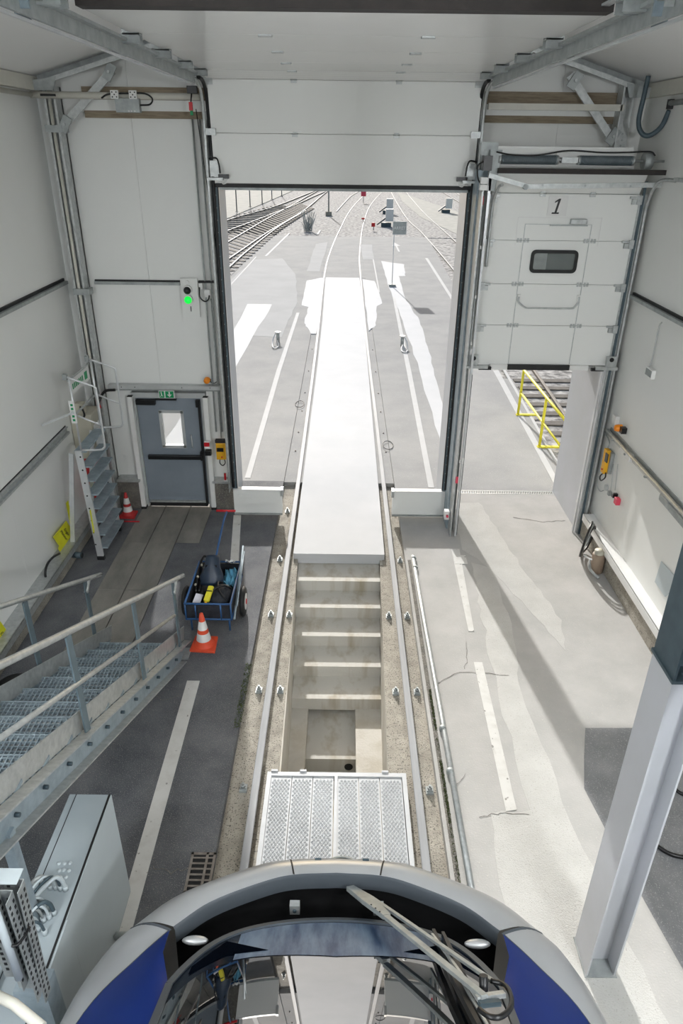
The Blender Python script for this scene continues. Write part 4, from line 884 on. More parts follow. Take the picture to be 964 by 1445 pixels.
# ------------------------------------------------------------ stepladder
ld = thing('platform_stepladder', 'tall aluminium platform stepladder with tubular guard rails in the left corner', 'ladder', (-3.45, 9.0, 0))
for y in (8.52, 9.36):
    b = MB(); b.bar((-3.40, y, .03), (-3.46, y, 1.66), .03, .09, (1, 0, 0)); st = b.build('stile', 'alu', ld)
    b = MB()
    for k in range(9): b.box(-3.50, -3.34, y-.018, y-.0155, .2+k*.17, .218+k*.17)
    b = MB()
    for k in range(8): b.cyl((-3.44, y-.0155, .25+k*.19), (-3.44, y-.018, .25+k*.19), .012, 8)
    b.build('rivet', 'black', st)
    MB().bar((-3.40, y, 0), (-3.40, y, .06), .05, .10, (1, 0, 0)).build('foot', 'black', ld)
    MB().bar((-3.80, y, .02), (-3.56, y, 1.62), .025, .06, (1, 0, 0)).build('rear_leg', 'alu', ld)
    x0, x1 = -3.42, -3.10
    gd = MB(); gd.tube([(x0-.05, y, 2.66), (x1-.06, y, 2.55), (x1-.01, y, 2.52), (x1, y, 2.44), (x1, y, 1.80), (x1-.015, y, 1.71), (x1-.08, y, 1.68), (x0, y, 1.67)], .014, 8, 4); gd.tube([(x0, y, 1.67), (x0, y, 2.645)], .014, 8); gd.tube([(x0, y, 2.16), (x1, y, 2.02)], .012, 8)
    gd.build('guard_rail', 'alu', ld)
    MB().box(x0-.07, x0-.02, y-.03, y+.03, 2.62, 2.69).build('rail_clamp', 'galv_dull', ld)
for k in range(7):
    z = .19+k*.207; x = -3.415-.035*(z/1.6)
    MB().box(x-.03, x+.13, 8.54, 9.34, z-.022, z).build('tread', 'galv_blue', ld)
MB().box(-3.52, -3.36, 8.53, 9.35, 1.63, 1.655).build('platform', 'galv_blue', ld)
for z in (2.60, 2.14): MB().cyl((-3.44, 8.52, z), (-3.44, 9.36, z), .014, 8).build('cross_tube', 'galv', ld)
bn = MB().box(-3.446, -3.440, 8.60, 9.28, 2.40, 2.58).build('sign_board', 'white', ld); b = MB()
b.box(-3.438, -3.435, 9.10, 9.20, 2.44, 2.54); b.build('green_mark', 'green', bn)
b = MB()
for k in range(7): b.box(-3.438, -3.436, 8.64+k*.06, 8.675+k*.06, 2.455, 2.525)
b.build('faded_print', 'green', bn, kind='stuff')
o = MB().box(-3.47, -3.40, 8.50, 8.503, 2.05, 2.35).build('side_label', 'white', ld); b = MB()
for k in range(5): b.box(-3.45, -3.42, 8.497, 8.4995, 2.08+k*.05, 2.11+k*.05)
b.build('faded_print', 'green', o, kind='stuff')
MB().bar((-3.42, 8.5, 2.20), (-3.86, 8.5, 2.02), .025, .025).build('rear_brace', 'alu', ld)
MB().box(-3.43, -3.425, 8.47, 8.53, .45, .80).build('yellow_tag', 'lemon', ld)
ld_copy = MB().box(-3.899, -3.893, 8.85, 8.93, .35, .72).build('yellow_strip', 'lemon', None, cat='strip', label='yellow strip fixed on the left wall behind the foot of the stepladder')
# cabinets behind the ladder
bg_ = thing('beige_cabinet', 'beige steel electrical cabinet on the left wall behind the stepladder', 'cabinet', (-3.77, 9.75, 1.15))
MB().box(-3.895, -3.60, 9.50, 9.90, 1.12, 1.80).build('body', 'beige', bg_, bevel=.008); MB().box(-3.598, -3.594, 9.56, 9.84, 1.2, 1.62).build('label_sheet', 'white', bg_)
b = MB(); b.box(-3.82, -3.70, 9.55, 9.66, 1.80, 1.95); b.build('gland_box', 'beige', bg_); b = MB(); b.tube([(-3.72, 9.5, 1.92), (-3.68, 9.46, 1.9), (-3.66, 9.45, 1.82), (-3.69, 9.46, 1.76)], .014, 8, 5); b.build('short_cable', 'blackpl', bg_); b = MB(); b.tube([(-3.62, 9.9, 1.8), (-3.58, 9.96, 1.9), (-3.5, 9.98, 2.0), (-3.35, 9.98, 2.02)], .02, 8, 5); b.build('cable', 'blackpl', bg_)
b = MB(); b.tube([(-3.60, 9.88, 1.95), (-3.62, 9.92, 1.85), (-3.6, 9.95, 1.75)], .022, 8, 5); b.build('red_plug', 'red', bg_)
rc = thing('fire_extinguisher_box', 'bright red box standing against the left wall behind the stepladder treads', 'box', (-3.78, 9.95, .5))
MB().box(-3.70, -3.62, 9.62, 9.80, .42, 1.16).build('door', 'red', rc, bevel=.006); MB().box(-3.895, -3.70, 9.62, 9.92, .42, 1.16).build('body', 'cone_red', rc, bevel=.006)
# yellow tags lying on the sill, with handwriting
def ytag(pts, lab, txt, tpos):
    t = thing('yellow_tag', lab, 'tag', pts[0])
    b = MB(); b.prism(pts, (.006, 0, 0)); b.build('card', 'lemon', t)
    for s_, p, z in txt: text_obj(s_, z, p, basis(tpos[0], tpos[1]), 'blackpl', t)
    return t
q = [P(x, y, 'X', -3.84) for x, y in ((93, 735), (104.5, 752), (85.5, 780), (82, 775), (83, 770), (75, 758))]
c_ = P(92, 753, 'X', -3.83); rr_ = (q[1]-q[0]).normalized(); uu_ = rr_.cross(V(1, 0, 0))*-1
if uu_.z < 0: uu_ = -uu_
ytag(q, 'yellow tag with handwriting leaning on the left wall sill near the stepladder', [('Engin', .09, c_+uu_*.06, ), ('Moteur', .09, c_-uu_*.04)] if False else [], (rr_, uu_))
t_ = bpy.data.objects['yellow_tag']
RT = basis(rr_, rr_.cross(V(-1, 0, 0)))
up_ = rr_.cross(V(-1, 0, 0)).normalized()
text_obj('Engin', .085, c_+V(.003, 0, 0)-up_*0+(q[0]-q[5]).normalized()*.05, basis(rr_, (q[0]-q[5]).normalized()), 'blackpl', t_)
text_obj('Moteur', .085, c_+V(.003, 0, 0)-(q[0]-q[5]).normalized()*.05, basis(rr_, (q[0]-q[5]).normalized()), 'blackpl', t_)
q2 = [P(x, y, 'X', -3.84) for x, y in ((0, 877), (14, 897), (0, 921), (-12, 925), (-14, 890))]
b = thing('yellow_tag', 'yellow tag with handwriting cut by the left edge of the photo', 'tag', q2[2]); MB().prism(q2, (.006, 0, 0)).build('card', 'lemon', b)
text_obj('Engin', .085, (q2[0]+q2[1]+q2[2])/3+V(.008, 0, 0), basis((q2[1]-q2[0]), (q2[0]-q2[4])), 'blackpl', b)
hp = [P(x, y, 'X', -3.80) for x, y in ((84, 781), (74, 787), (66, 798), (64, 812), (69, 824))]
MB().tube(hp, .016, 8, 6).build('hose_end', 'blackpl', None, cat='hose', label='short black hose curving on the left wall sill below the yellow tag')
wp_ = thing('pipe_stub', 'dark pipe stub sticking out of the left plinth beside the stepladder foot', 'pipe', (-3.7, 8.45, .15)); MB().cyl((-3.75, 8.42, .13), (-3.62, 8.40, .13), .045, 16).build('pipe', 'dark_steel', wp_); MB().cyl((-3.622, 8.40, .13), (-3.61, 8.40, .13), .032, 16).build('bore', 'black', wp_)

# ------------------------------------------------------------ blue hand cart
ca = thing('hand_cart', 'blue four-sided hand cart with open slatted sides and a red T handle', 'cart', (-1.57, 7.3, 0))
x0, x1, y0, y1, zb, zt_ = -1.84, -1.30, 6.85, 7.80, .20, .44
MB().box(x0, x1, y0, y1, zb, zb+.02).build('bed', 'navy', ca)
for nm, bb in (('front_side', (x0, x1, y0, y0+.015)), ('rear_side', (x0, x1, y1-.015, y1)), ('left_side', (x0, x0+.015, y0, y1)), ('right_side', (x1-.015, x1, y0, y1))):
    b = MB(); b.box(*bb, zb+.02, zt_-.03); b.build('side_board', 'navy', ca)
b = MB(); r_ = .014
for z in (zb+.01, zt_-.01): b.tube([(x0, y0, z), (x1, y0, z), (x1, y1, z), (x0, y1, z), (x0, y0, z)], r_, 8)
for x, y in ((x0, y0), (x1, y0), (x1, y1), (x0, y1), (x0+.12, y0), (x1-.12, y0)): b.cyl((x, y, zb), (x, y, zt_), .010, 8)
b.build('tube_frame', 'cart_blue', ca)
b = MB(); b.tube([(x1+.03, y0+.02, zb), (x1+.02, y1+.12, .60)], .014, 8); b.tube([(x1+.05, y0+.15, zb+.1), (x1+.04, y1+.05, .56)], .010, 8); b.build('side_rail', 'galv_blue', ca)
hb = MB().tube([(-1.66, y1, .25), (-1.65, y1+.18, .42), (-1.63, 8.55, .62), (-1.61, 8.74, .67)], .014, 8, 5).build('handle_bar', 'cart_blue', ca); MB().cyl((-1.76, 8.76, .675), (-1.49, 8.76, .675), .016, 10).build('grip', 'red', hb)
for x, y in ((-1.92, 7.25), (-1.21, 7.25)):
    s_ = 1 if x > -1.5 else -1
    wh = MB(); wh.lathe((x, y, .195), [(.10, -.03), (.17, -.028), (.194, 0), (.17, .028), (.10, .03)], 24, axis=(1, 0, 0)); wh = wh.build('wheel', 'black', ca); MB().cyl((x-.03, y, .195), (x+.034, y, .195), .105, 16).build('hub', 'white', wh); MB().cyl((x+s_*.034, y, .195), (x+s_*.042, y, .195), .035, 12).build('hub_cap', 'red', wh)
MB().cyl((-1.93, 7.25, .195), (-1.2, 7.25, .195), .012, 8).build('axle', 'galv_dull', ca)
for x in (-1.80, -1.34): MB().cyl((x, 6.92, 0), (x, 6.92, .20), .012, 8).build('leg', 'cart_blue', ca)
# contents
bgk = thing('tool_bag', 'round black nylon tool bag with straps lying in the blue cart', 'bag', (-1.46, 7.10, .225))
b = MB(); b.ell((-1.47, 7.13, .35), .155, .20, .125, 20, 12); b.build('body', 'navy', bgk)
b = MB(); b.tube([(-1.60, 7.02, .40), (-1.52, 7.08, .49), (-1.42, 7.14, .50), (-1.34, 7.20, .42)], .014, 6, 5); b.tube([(-1.38, 6.98, .42), (-1.46, 7.05, .485), (-1.50, 7.22, .49), (-1.46, 7.32, .42)], .012, 6, 5); b.build('strap', 'blackpl', bgk)
MB().box(-1.42, -1.37, 7.16, 7.20, .465, .475).build('tag', 'galv_blue', bgk)
yf = thing('yellow_flask', 'flat yellow plastic flask strapped on the black bag in the cart', 'flask', (-1.58, 7.0, .43))
MB().bar((-1.595, 6.90, .43), (-1.565, 7.12, .50), .075, .05).build('body', 'yellow_rail', yf, bevel=.02); MB().cyl((-1.597, 6.89, .428), (-1.60, 6.865, .42), .016, 10).build('cap', 'yellow', yf); MB().bar((-1.63, 7.03, .50), (-1.54, 7.01, .505), .012, .006).build('strap', 'blackpl', yf)
hm = thing('face_mask', 'shiny dark blue welding face mask propped up at the back of the cart', 'mask', (-1.60, 7.45, .3))
rot = Matrix.Rotation(math.radians(-35), 3, 'X'); b = MB(); rows = []
for i in range(11):
    v = i/10; wd = .155*(1-.25*v*v)*(0.75+.25*math.sin(PI*min(1, v*1.4+.15))); r = []
    for j in range(13):
        u = j/12*2-1; p = Vector((wd*math.sin(u*1.35), -.12*math.cos(u*1.35)-.02*math.sin(PI*v), .38*(v-.5))); r.append(Vector((-1.60, 7.44, .52)) + rot @ p)
    rows.append(r)
b.grid(rows); b.build('shell', 'helmet', hm, thick=.004)
MB().bar((-1.67, 7.37, .62), (-1.53, 7.37, .62), .005, .05).build('visor', 'blackpl', hm)
ck = thing('crumpled_cloth', 'crumpled turquoise cloth heaped behind the bag at the right of the cart', 'cloth', (-1.40, 7.5, .25))
b = MB(); rows = []
for i in range(14):
    r = []
    for j in range(14):
        u, v = i/13, j/13; r.append((-1.48+.17*u, 7.36+.33*v, .36+.06*math.sin(9*u+5*v)*math.cos(11*v-3*u)+.04*math.sin(23*u)*math.sin(19*v)+.06*math.sin(PI*u)*math.sin(PI*v)))
    rows.append([Vector(p) for p in r])
b.grid(rows); b.build('cloth', 'cyan', ck, thick=.004)
ppz = thing('paper_sheet', 'folded white paper leaflet standing in the near left of the cart', 'paper', (-1.76, 6.95, .23)); MB().bar((-1.78, 6.90, .25), (-1.71, 7.10, .40), .10, .004).build('sheet', 'paper', ppz)
tl_ = thing('tool_bundle', 'bundle of black straps and tools at the back left of the cart', 'tools', (-1.76, 7.45, .25))
b = MB(); b.ell((-1.72, 7.40, .30), .09, .22, .09, 14, 8); b.tube([(-1.78, 7.2, .36), (-1.80, 7.5, .46), (-1.76, 7.72, .56), (-1.70, 7.68, .52)], .014, 6, 5); b.tube([(-1.74, 7.2, .36), (-1.74, 7.5, .44), (-1.80, 7.7, .5)], .018, 6, 5); b.build('straps', 'blackpl', tl_)
for p in ((-1.79, 7.42, .44), (-1.77, 7.6, .50), (-1.80, 7.30, .40)): MB().ell(p, .018, .018, .018, 8, 6).build('buckle', 'beige', tl_)
wh_ = thing('white_rag', 'small white rag hanging over the back edge of the cart', 'rag', (-1.45, 7.82, .44)); b = MB(); b.grid([[Vector((-1.50+.13*u/5, 7.78+.04*v/4+.02*math.sin(u*2+v), .46-.02*abs(v-1)+.012*math.sin(3*u))) for u in range(6)] for v in range(5)]); b.build('cloth', 'white', wh_, thick=.004)

# ------------------------------------------------------------ grated stair (left)
sr = thing('steel_stair', 'galvanised steel stair with slotted grating treads rising on the left', 'stair', (-2.25, 6.4, 0))
ZS = lambda y: .09+.5*(6.58-y)
def chan(x, s_, nm):
    p = V(x, 6.56, ZS(6.56)-.11); q = V(x, 1.2, ZS(1.2)-.11); up = V(0, .447, .894)
    st = MB(); st.bar(p, q, .012, .20, up); st = st.build(nm, 'galv_blue', sr)
    b = MB(); b.bar(p+up*.10+V(s_*.035, 0, 0), q+up*.10+V(s_*.035, 0, 0), .08, .012, up); b.bar(p-up*.10+V(s_*.035, 0, 0), q-up*.10+V(s_*.035, 0, 0), .08, .012, up); b.build('flange', 'galv', st)
    b = MB(); b.bar(p+up*.19-V(s_*.0, 0, 0)+V(-s_*.015, 0, 0), q+up*.19+V(-s_*.015, 0, 0), .008, .16, up); b.build('kick_plate', 'galv', st)
    b = MB(); y = 6.1
    while y > 1.6:
        c = V(x+s_*.007, y, ZS(y)-.12); b.cyl(c, c+V(s_*.03, 0, 0), .014, 6); y -= .34
    b.build('bolt', 'dark_steel', st)
    return st
chan(-1.82, 1, 'stringer'); chan(-2.70, -1, 'stringer')
y = 6.04; k = 0
while y > 1.6:
    z = .15+.5*(6.4-y)-.03
    tr_ = MB(); tr_.box(-2.69, -1.83, y-.012, y+.004, z-.03, z+.004); tr_ = tr_.build('tread', 'galv', sr)
    b = MB(); b.box(-2.69, -1.83, y+.225, y+.235, z-.03, z)
    for i in range(5): b.box(-2.69, -1.83, y+.035+i*.042, y+.040+i*.042, z-.022, z)
    n_ = 24
    for i in range(n_+1): xx = -2.69+.86*i/n_; b.box(xx-.004, xx+.004, y, y+.235, z-.025, z-.002)
    b.build('grating', 'galv_blue', tr_)
    y -= .34; k += 1
def hrail(x, nm):
    HZ = lambda y: 1.05+.4986*(6.43-y)
    b = MB(); b.tube([(x, 6.28, ZS(6.28)+.72), (x, 6.36, 1.02), (x, 6.40, 1.06), (x, 6.36, HZ(6.36)), (x, 1.2, HZ(1.2))], .024, 12, 3); r = b.build('handrail', 'galv', sr)
    if x > -2: MB().tube([(x, 6.22, .72), (x, 1.2, .72+.4986*(6.22-1.2))], .018, 10).build('mid_rail', 'galv', sr)
    for y in (6.30, 5.02, 3.72, 2.42):
        MB().box(x-.006, x+.006, y-.04, y+.04, ZS(y)-.02, HZ(y)-.02).build('baluster', 'slate', sr)
        MB().box(x-.05, x+.03, y-.06, y+.06, ZS(y)-.02, ZS(y)-.008).build('foot_plate', 'galv', sr)
hrail(-1.795, 'r'); hrail(-2.735, 'l')
for x in (-1.80, -2.70): MB().box(x-.05, x+.06, 6.36, 6.56, 0, .012).build('base_plate', 'galv', sr)
for y in (2.6,): 
    for x in (-1.82, -2.70): MB().box(x-.03, x+.03, y-.03, y+.03, 0, ZS(y)-.18).build('support_leg', 'galv_blue', sr)

# ------------------------------------------------------------ pale cabinet with cables, lower left
cbn = thing('electrical_cabinet', 'large pale grey electrical cabinet with cables entering its top, lower left', 'cabinet', (-1.78, 2.7, 0))
cx0, cx1, cy0, cy1, cz_ = -1.93, -1.63, 1.3, 3.53, 1.10
MB().box(cx0, cx1-.004, cy0, cy1, 0, cz_).build('body', 'cabtop', cbn); 
b = MB(); b.box(cx1-.004, cx1, 2.62, cy1, .03, cz_); b.build('side_panel', 'cab', cbn)
b = MB(); b.box(cx1-.004, cx1+.006, cy0, 2.61, .03, cz_-.005); b.build('door', 'cab', cbn)
MB().box(cx1-.02, cx1-.006, cy0, cy1, cz_, cz_+.003).build('top_edge', 'black', cbn); MB().box(cx0+.045, cx0+.05, cy0, cy1, cz_, cz_+.002).build('top_seam', 'black', cbn)
for x, y in [(p.x, p.y) for p in [P(a, b_, 'Z', cz_) for a, b_ in ((83, 1219), (91, 1219), (99, 1218), (84, 1229), (90, 1228), (97, 1229), (77, 1238), (85, 1238), (93, 1238))]]: MB().lathe((x, y, cz_), [(.013, 0), (.012, .006), (.006, .010), (.001, .010)], 10).build('blanking_plug', 'cab', cbn)
for i, (gx, gy) in enumerate(((72, 1254), (79, 1254), (86, 1255), (93, 1256), (60, 1283), (66, 1284), (77, 1290), (70, 1296), (62, 1300), (56, 1312), (64, 1318))):
    a = i % 4; r_ = i//4; g_ = P(gx, gy, 'Z', cz_); x, y = g_.x, g_.y
    MB().cyl((x, y, cz_), (x, y, cz_+.04), .016, 10).build('cable_gland', 'cab', cbn)
    MB().tube([(x, y, cz_+.03), (x-.01, y-.01, cz_+.12), (x-.05, y-.04, cz_+.15), (cx0+.03+.012*a, y-.12-.03*a, cz_+.08+.01*r_), (cx0+.02+.01*a, 2.10-.04*r_, cz_+.06)], .009 if i % 3 else .013, 8, 6).build('cable', 'galv_dull' if i % 4 == 0 else ('cab' if i % 2 else 'dark_steel'), cbn)
tp = thing('pipe_stub', 'grey pipe running from the pale cabinet towards the train', 'pipe', (-1.5, 3.1, .1)); MB().cyl((-1.62, 3.12, .10), (-1.40, 3.12, .10), .03, 12).build('pipe', 'galv', tp)
ctw = thing('cable_tray_post', 'perforated steel cable tray post with a pale pipe at the lower left edge', 'cable tray', (-1.6, 1.95, .9))
def tray(p0, p1, yd, wd, m, name):
    A_ = P(p0[0], p0[1], 'Z', 2.25); B2_ = P(p1[0], p1[1], 'Y', A_.y)
    A_ = A_+V(0, yd, 0); B2_ = B2_+V(0, yd, 0); d = (B2_-A_).normalized(); r_ = d.cross(V(0, 1, 0)).normalized()
    if r_.x < 0: r_ = -r_
    b = MB(); b.bar(A_, B2_, wd, .004, (0, -1, 0))
    b.bar(A_+r_*wd/2+V(0, -.035, 0), B2_+r_*wd/2+V(0, -.035, 0), .004, .07, (0, -1, 0))
    o = b.build(name, m, ctw); b = MB(); L = (B2_-A_).length; z = .04
    while z < L-.04:
        for k in (-1, 1):
            c = A_+d*(z+(.012 if k > 0 else 0))+r_*k*wd*.27+V(0, -.003, 0); b.bar(c, c+d*.018, .014, .004, (0, -1, 0))
            c = A_+d*z+r_*(wd/2+.003)+V(0, -.035+k*.018, 0); b.bar(c, c+d*.018, .003, .012, (0, -1, 0))
        z += .042
    b.build('slot', 'black', o, kind='stuff'); return A_, B2_
tA, tB = tray((18, 1240), (58, 1395), 0, .10, 'galv_dull', 'cable_channel')
tray((-4, 1262), (42, 1400), .02, .12, 'galv_dull', 'cable_channel')
tray((-26, 1270), (20, 1390), .04, .12, 'galv_dull', 'cable_channel')
MB().cyl(P(-12, 1270, 'Z', 2.3), P(27, 1380, 'Z', 1.78), .018, 12).build('pipe', 'cab', ctw)
MB().box(tB.x-.14, tB.x+.03, tB.y-.02, tB.y+.10, tB.z-.4, tB.z).build('lower_box', 'galv_blue', ctw)
MB().box(tA.x-.35, tA.x+.03, tA.y-.03, tA.y+.05, tA.z, tA.z+.004).build('top_plate', 'cab', ctw)
MB().tube([P(0, 1328, 'Z', 2.0), P(20, 1335, 'Z', 2.0), P(32, 1325, 'Z', 2.0), P(42, 1308, 'Z', 2.0)], .007, 6, 5).build('cable_tie', 'blackpl', ctw)
MB().tube([P(-10, 1402, 'Z', 2.0), P(20, 1417, 'Z', 2.0), P(60, 1450, 'Z', 2.0)], .022, 10).build('cream_pipe', 'conduit', None, cat='pipe', label='cream pipe slanting across the bottom left corner of the photo')

# ------------------------------------------------------------ H column on the right
hc = thing('steel_column', 'light grey steel H column standing beside the nose of the train', 'column', (1.88, 3.05, 0))
b = MB(); b.box(1.79, 1.803, 2.93, 3.20, 0, 2.72); b.build('flange', 'column', hc); b = MB(); b.box(1.985, 1.998, 2.93, 3.20, 0, 2.72); b.build('flange', 'column', hc)
MB().box(1.803, 1.985, 3.05, 3.06, 0, 2.72).build('web', 'column', hc); MB().box(1.78, 2.01, 2.92, 3.21, 0, .012).build('base_plate', 'galv_dull', hc)
uc = thing('dark_steel_frame', 'dark slate steel frame with brackets bolted on top of the light column', 'steel frame', (1.88, 3.05, 2.72))
b = MB(); b.box(1.79, 1.803, 2.93, 3.20, 2.72, 6.46); b.box(1.985, 1.998, 2.93, 3.20, 2.72, 6.46); b.box(1.803, 1.985, 3.05, 3.06, 2.72, 6.46); b.build('post', 'dark_steel', uc)
MB().box(1.78, 2.01, 2.92, 3.21, 2.72, 2.74).build('cap_plate', 'dark_steel', uc)
b = MB(); b.box(1.86, 1.87, 1.0, 2.93, 2.80, 3.0); b.box(1.82, 1.96, 1.0, 2.93, 2.79, 2.80); b.box(1.82, 1.96, 1.0, 2.93, 3.0, 3.01); b.build('beam', 'dark_steel', uc)
b = MB(); b.prism([(1.87, 2.93, 2.80), (1.87, 2.6, 2.80), (1.87, 2.93, 3.12)], (.01, 0, 0)); b.build('gusset', 'dark_steel', uc)
MB().box(1.93, 1.97, 2.9, 2.93, 2.86, 2.9).build('white_pad', 'white', uc)

# ------------------------------------------------------------ right wall fittings
XR_ = 3.77
def wbx(px, py, w_, h_, d_, m, parent, nm, X=3.77, bevel=.004):
    c = P(px, py, 'X', X-d_); return MB().box(X-d_, X, c.y-w_/2, c.y+w_/2, c.z-h_/2, c.z+h_/2).build(nm, m, parent, bevel=bevel)
t = thing('socket_outlet', 'white ribbed socket box with a hanging cord high on the right wall', 'socket', P(915, 526, 'X', 3.74)); o = wbx(915, 526, .20, .11, .05, 'door_panel', t, 'box')
c = P(915, 526, 'X', 3.715)
b = MB()
for i in range(6): b.box(3.712, 3.72, c.y-.08+i*.03, c.y-.068+i*.03, c.z-.04, c.z+.04)
b.build('fin', 'galv_dull', t)
MB().tube([P(917, 518, 'X', 3.75), P(922, 500, 'X', 3.75), P(930, 462, 'X', 3.76), P(934, 455, 'X', 3.76)], .008, 6, 4).build('cord', 'frame_grey', t)
t = thing('junction_box', 'small white junction box at the end of the right wall trunking', 'junction box', P(866, 592, 'X', 3.72)); wbx(866, 592, .12, .12, .06, 'white', t, 'box')
t = thing('beacon', 'orange beacon in a black cage on the right wall above the trunking', 'beacon', P(874, 604, 'X', 3.70)); c = P(873, 604, 'X', 3.70); MB().lathe(c, [(.001, -.06), (.04, -.05), (.05, 0), (.05, .04)], 16, axis=(1, 0, 0)).build('lens', 'orange', t); MB().box(3.70, 3.77, c.y-.12, c.y-.04, c.z-.04, c.z+.04).build('base', 'blackpl', t)
t = thing('hand_control', 'yellow hand control with black keypad hanging on the right wall beside the small door', 'control', P(855, 650, 'X', 3.70))
c1, c2 = P(858, 634, 'X', 3.70), P(852, 667, 'X', 3.70); MB().bar(c1, c2, .12, .06, (1, 0, 0)).build('body', 'yellow', t, bevel=.008)
c = P(856, 645, 'X', 3.665); MB().bar(P(857, 640, 'X', 3.668), P(855, 652, 'X', 3.668), .09, .012, (1, 0, 0)).build('keypad', 'blackpl', t); c = P(850, 662, 'X', 3.668); MB().cyl(c, c-V(.012, 0, 0), .013, 10).build('button', 'red', t)
MB().box(3.72, 3.77, c2.y-.10, c2.y+.10, c2.z+.02, c1.z-.02).build('back_box', 'galv_dull', t, bevel=.005)
MB().tube([P(852, 667, 'X', 3.70), P(847, 672, 'X', 3.69), P(848, 678, 'X', 3.69), P(854, 674, 'X', 3.69), P(855, 667, 'X', 3.70)], .010, 8, 5).build('cable_loop', 'blackpl', t)
MB().tube([P(845, 672, 'X', 3.72), P(843, 685, 'X', 3.72), P(847, 693, 'X', 3.73), P(852, 692, 'X', 3.74)], .006, 6, 5).build('cable', 'galv_dull', t)
MB().tube([P(858, 632, 'X', 3.71), P(860, 625, 'X', 3.72), P(857, 616, 'X', 3.74), P(850, 607, 'X', 3.75)], .010, 8, 5).build('feed_cable', 'galv_dull', t)
t = thing('wall_lamp', 'small pale lamp housing under the right wall trunking', 'lamp', P(886, 643, 'X', 3.72)); MB().bar(P(878, 634, 'X', 3.73), P(892, 648, 'X', 3.73), .07, .09, (0, 0, 1)).build('housing', 'white', t, bevel=.01)
t = thing('gate_valve', 'small grey valve on a pipe low on the right wall', 'valve', P(861, 698, 'X', 3.72)); wbx(858, 696, .06, .06, .05, 'galv_dull', t, 'body'); wbx(864, 699, .05, .06, .07, 'blackpl', t, 'lever')
b = MB(); 
for px in (866, 872): b.cyl(P(px, 655, 'X', 3.76), P(px-4, 692, 'X', 3.76), .005, 6)
b.build('thin_pipe', 'frame_grey', t)
t = thing('padlock', 'pinkish red padlock tag hanging below the valve on the right wall', 'tag', P(868, 707, 'X', 3.72)); wbx(868, 707, .09, .09, .06, 'pink', t, 'body')
t = thing('cable_disc', 'pale round cable cover beside the valve on the right wall', 'cover', P(854, 688, 'X', 3.74)); c = P(854, 688, 'X', 3.74); MB().cyl(c, c+V(.03, 0, 0), .045, 16).build('disc', 'frame_grey', t)
t = thing('wall_lamp', 'long grey ribbed strip lamp under the trunking near the right edge of the photo', 'lamp', P(948, 735, 'X', 3.72)); MB().bar(P(934, 700, 'X', 3.735), P(975, 748, 'X', 3.735), .075, .09, (0, 0, 1)).build('housing', 'galv_dull', t, bevel=.02)
q = [P(x, y, 'X', 3.755) for x, y in ((933, 792), (952, 813), (955, 826), (938, 842), (924, 821))]
MB().prism(q, (.01, 0, 0)).build('grey_plate', 'cab', None, cat='plate', label='plain grey plate fixed low on the right wall beside the dark steel frame')
t = thing('tap', 'red handled tap on a small white ledge behind the small door track', 'tap', (3.68, 9.75, .25)); MB().box(3.62, 3.766, 9.6, 9.72, .40, .44).build('ledge', 'white', t); MB().box(3.66, 3.70, 9.55, 9.6, .24, .36).build('handle', 'red', t); MB().cyl((3.68, 9.6, .3), (3.68, 9.66, .42), .015, 8).build('spout', 'galv', t)
hl = thing('hose_coil', 'coiled black and grey hose hanging against the right plinth', 'hose', (3.52, 8.7, 0))
for i, (r_, m_) in enumerate(((.30, 'blackpl'), (.26, 'galv_dull'), (.22, 'blackpl'))):
    pts = [(3.49+.02*i+.13*math.cos(a), 8.72+.9*r_*math.cos(a+.3), .31+.95*r_*math.sin(a)) for a in [2*PI*k/20 for k in range(21)]]
    MB().tube(pts, .016, 8, 2).build('loop', m_, hl)
MB().tube([(3.50, 8.45, .15), (3.46, 8.32, .08), (3.49, 8.22, .05), (3.54, 8.14, .03)], .022, 8, 5).build('nozzle', 'galv', hl)
MB().tube([(3.42, 8.5, .18), (3.44, 8.38, .2), (3.52, 8.36, .18), (3.50, 8.46, .1)], .014, 8, 5).build('tie', 'white', hl)
bk = thing('brown_bucket', 'brown cylindrical container with a lid standing behind the hose at the right plinth', 'container', (3.54, 8.42, 0))
MB().lathe((3.57, 8.36, 0), [(.001, 0), (.085, 0), (.09, .02), (.09, .27), (.08, .29), (.001, .29)], 20).build('body', mat('brown_container', (150, 132, 114), (138, 120, 104), 6, .6), bk); MB().lathe((3.57, 8.36, .29), [(.07, 0), (.07, .05), (.001, .055)], 16).build('lid', 'beige', bk)
MB().tube([P(928, 1194, 'Z', .02), P(940, 1202, 'Z', .02), P(955, 1208, 'Z', .02), P(985, 1212, 'Z', .02)], .018, 8, 5).build('floor_hose', 'blackpl', None, cat='hose', label='black hose lying on the shaded floor right of the column')
MB().tube([P(952, 1112, 'Z', .02), P(962, 1120, 'Z', .02), P(985, 1126, 'Z', .02)], .016, 8, 5).build('floor_hose', 'blackpl', None, cat='hose', label='end of a second hose on the floor at the right edge of the photo')

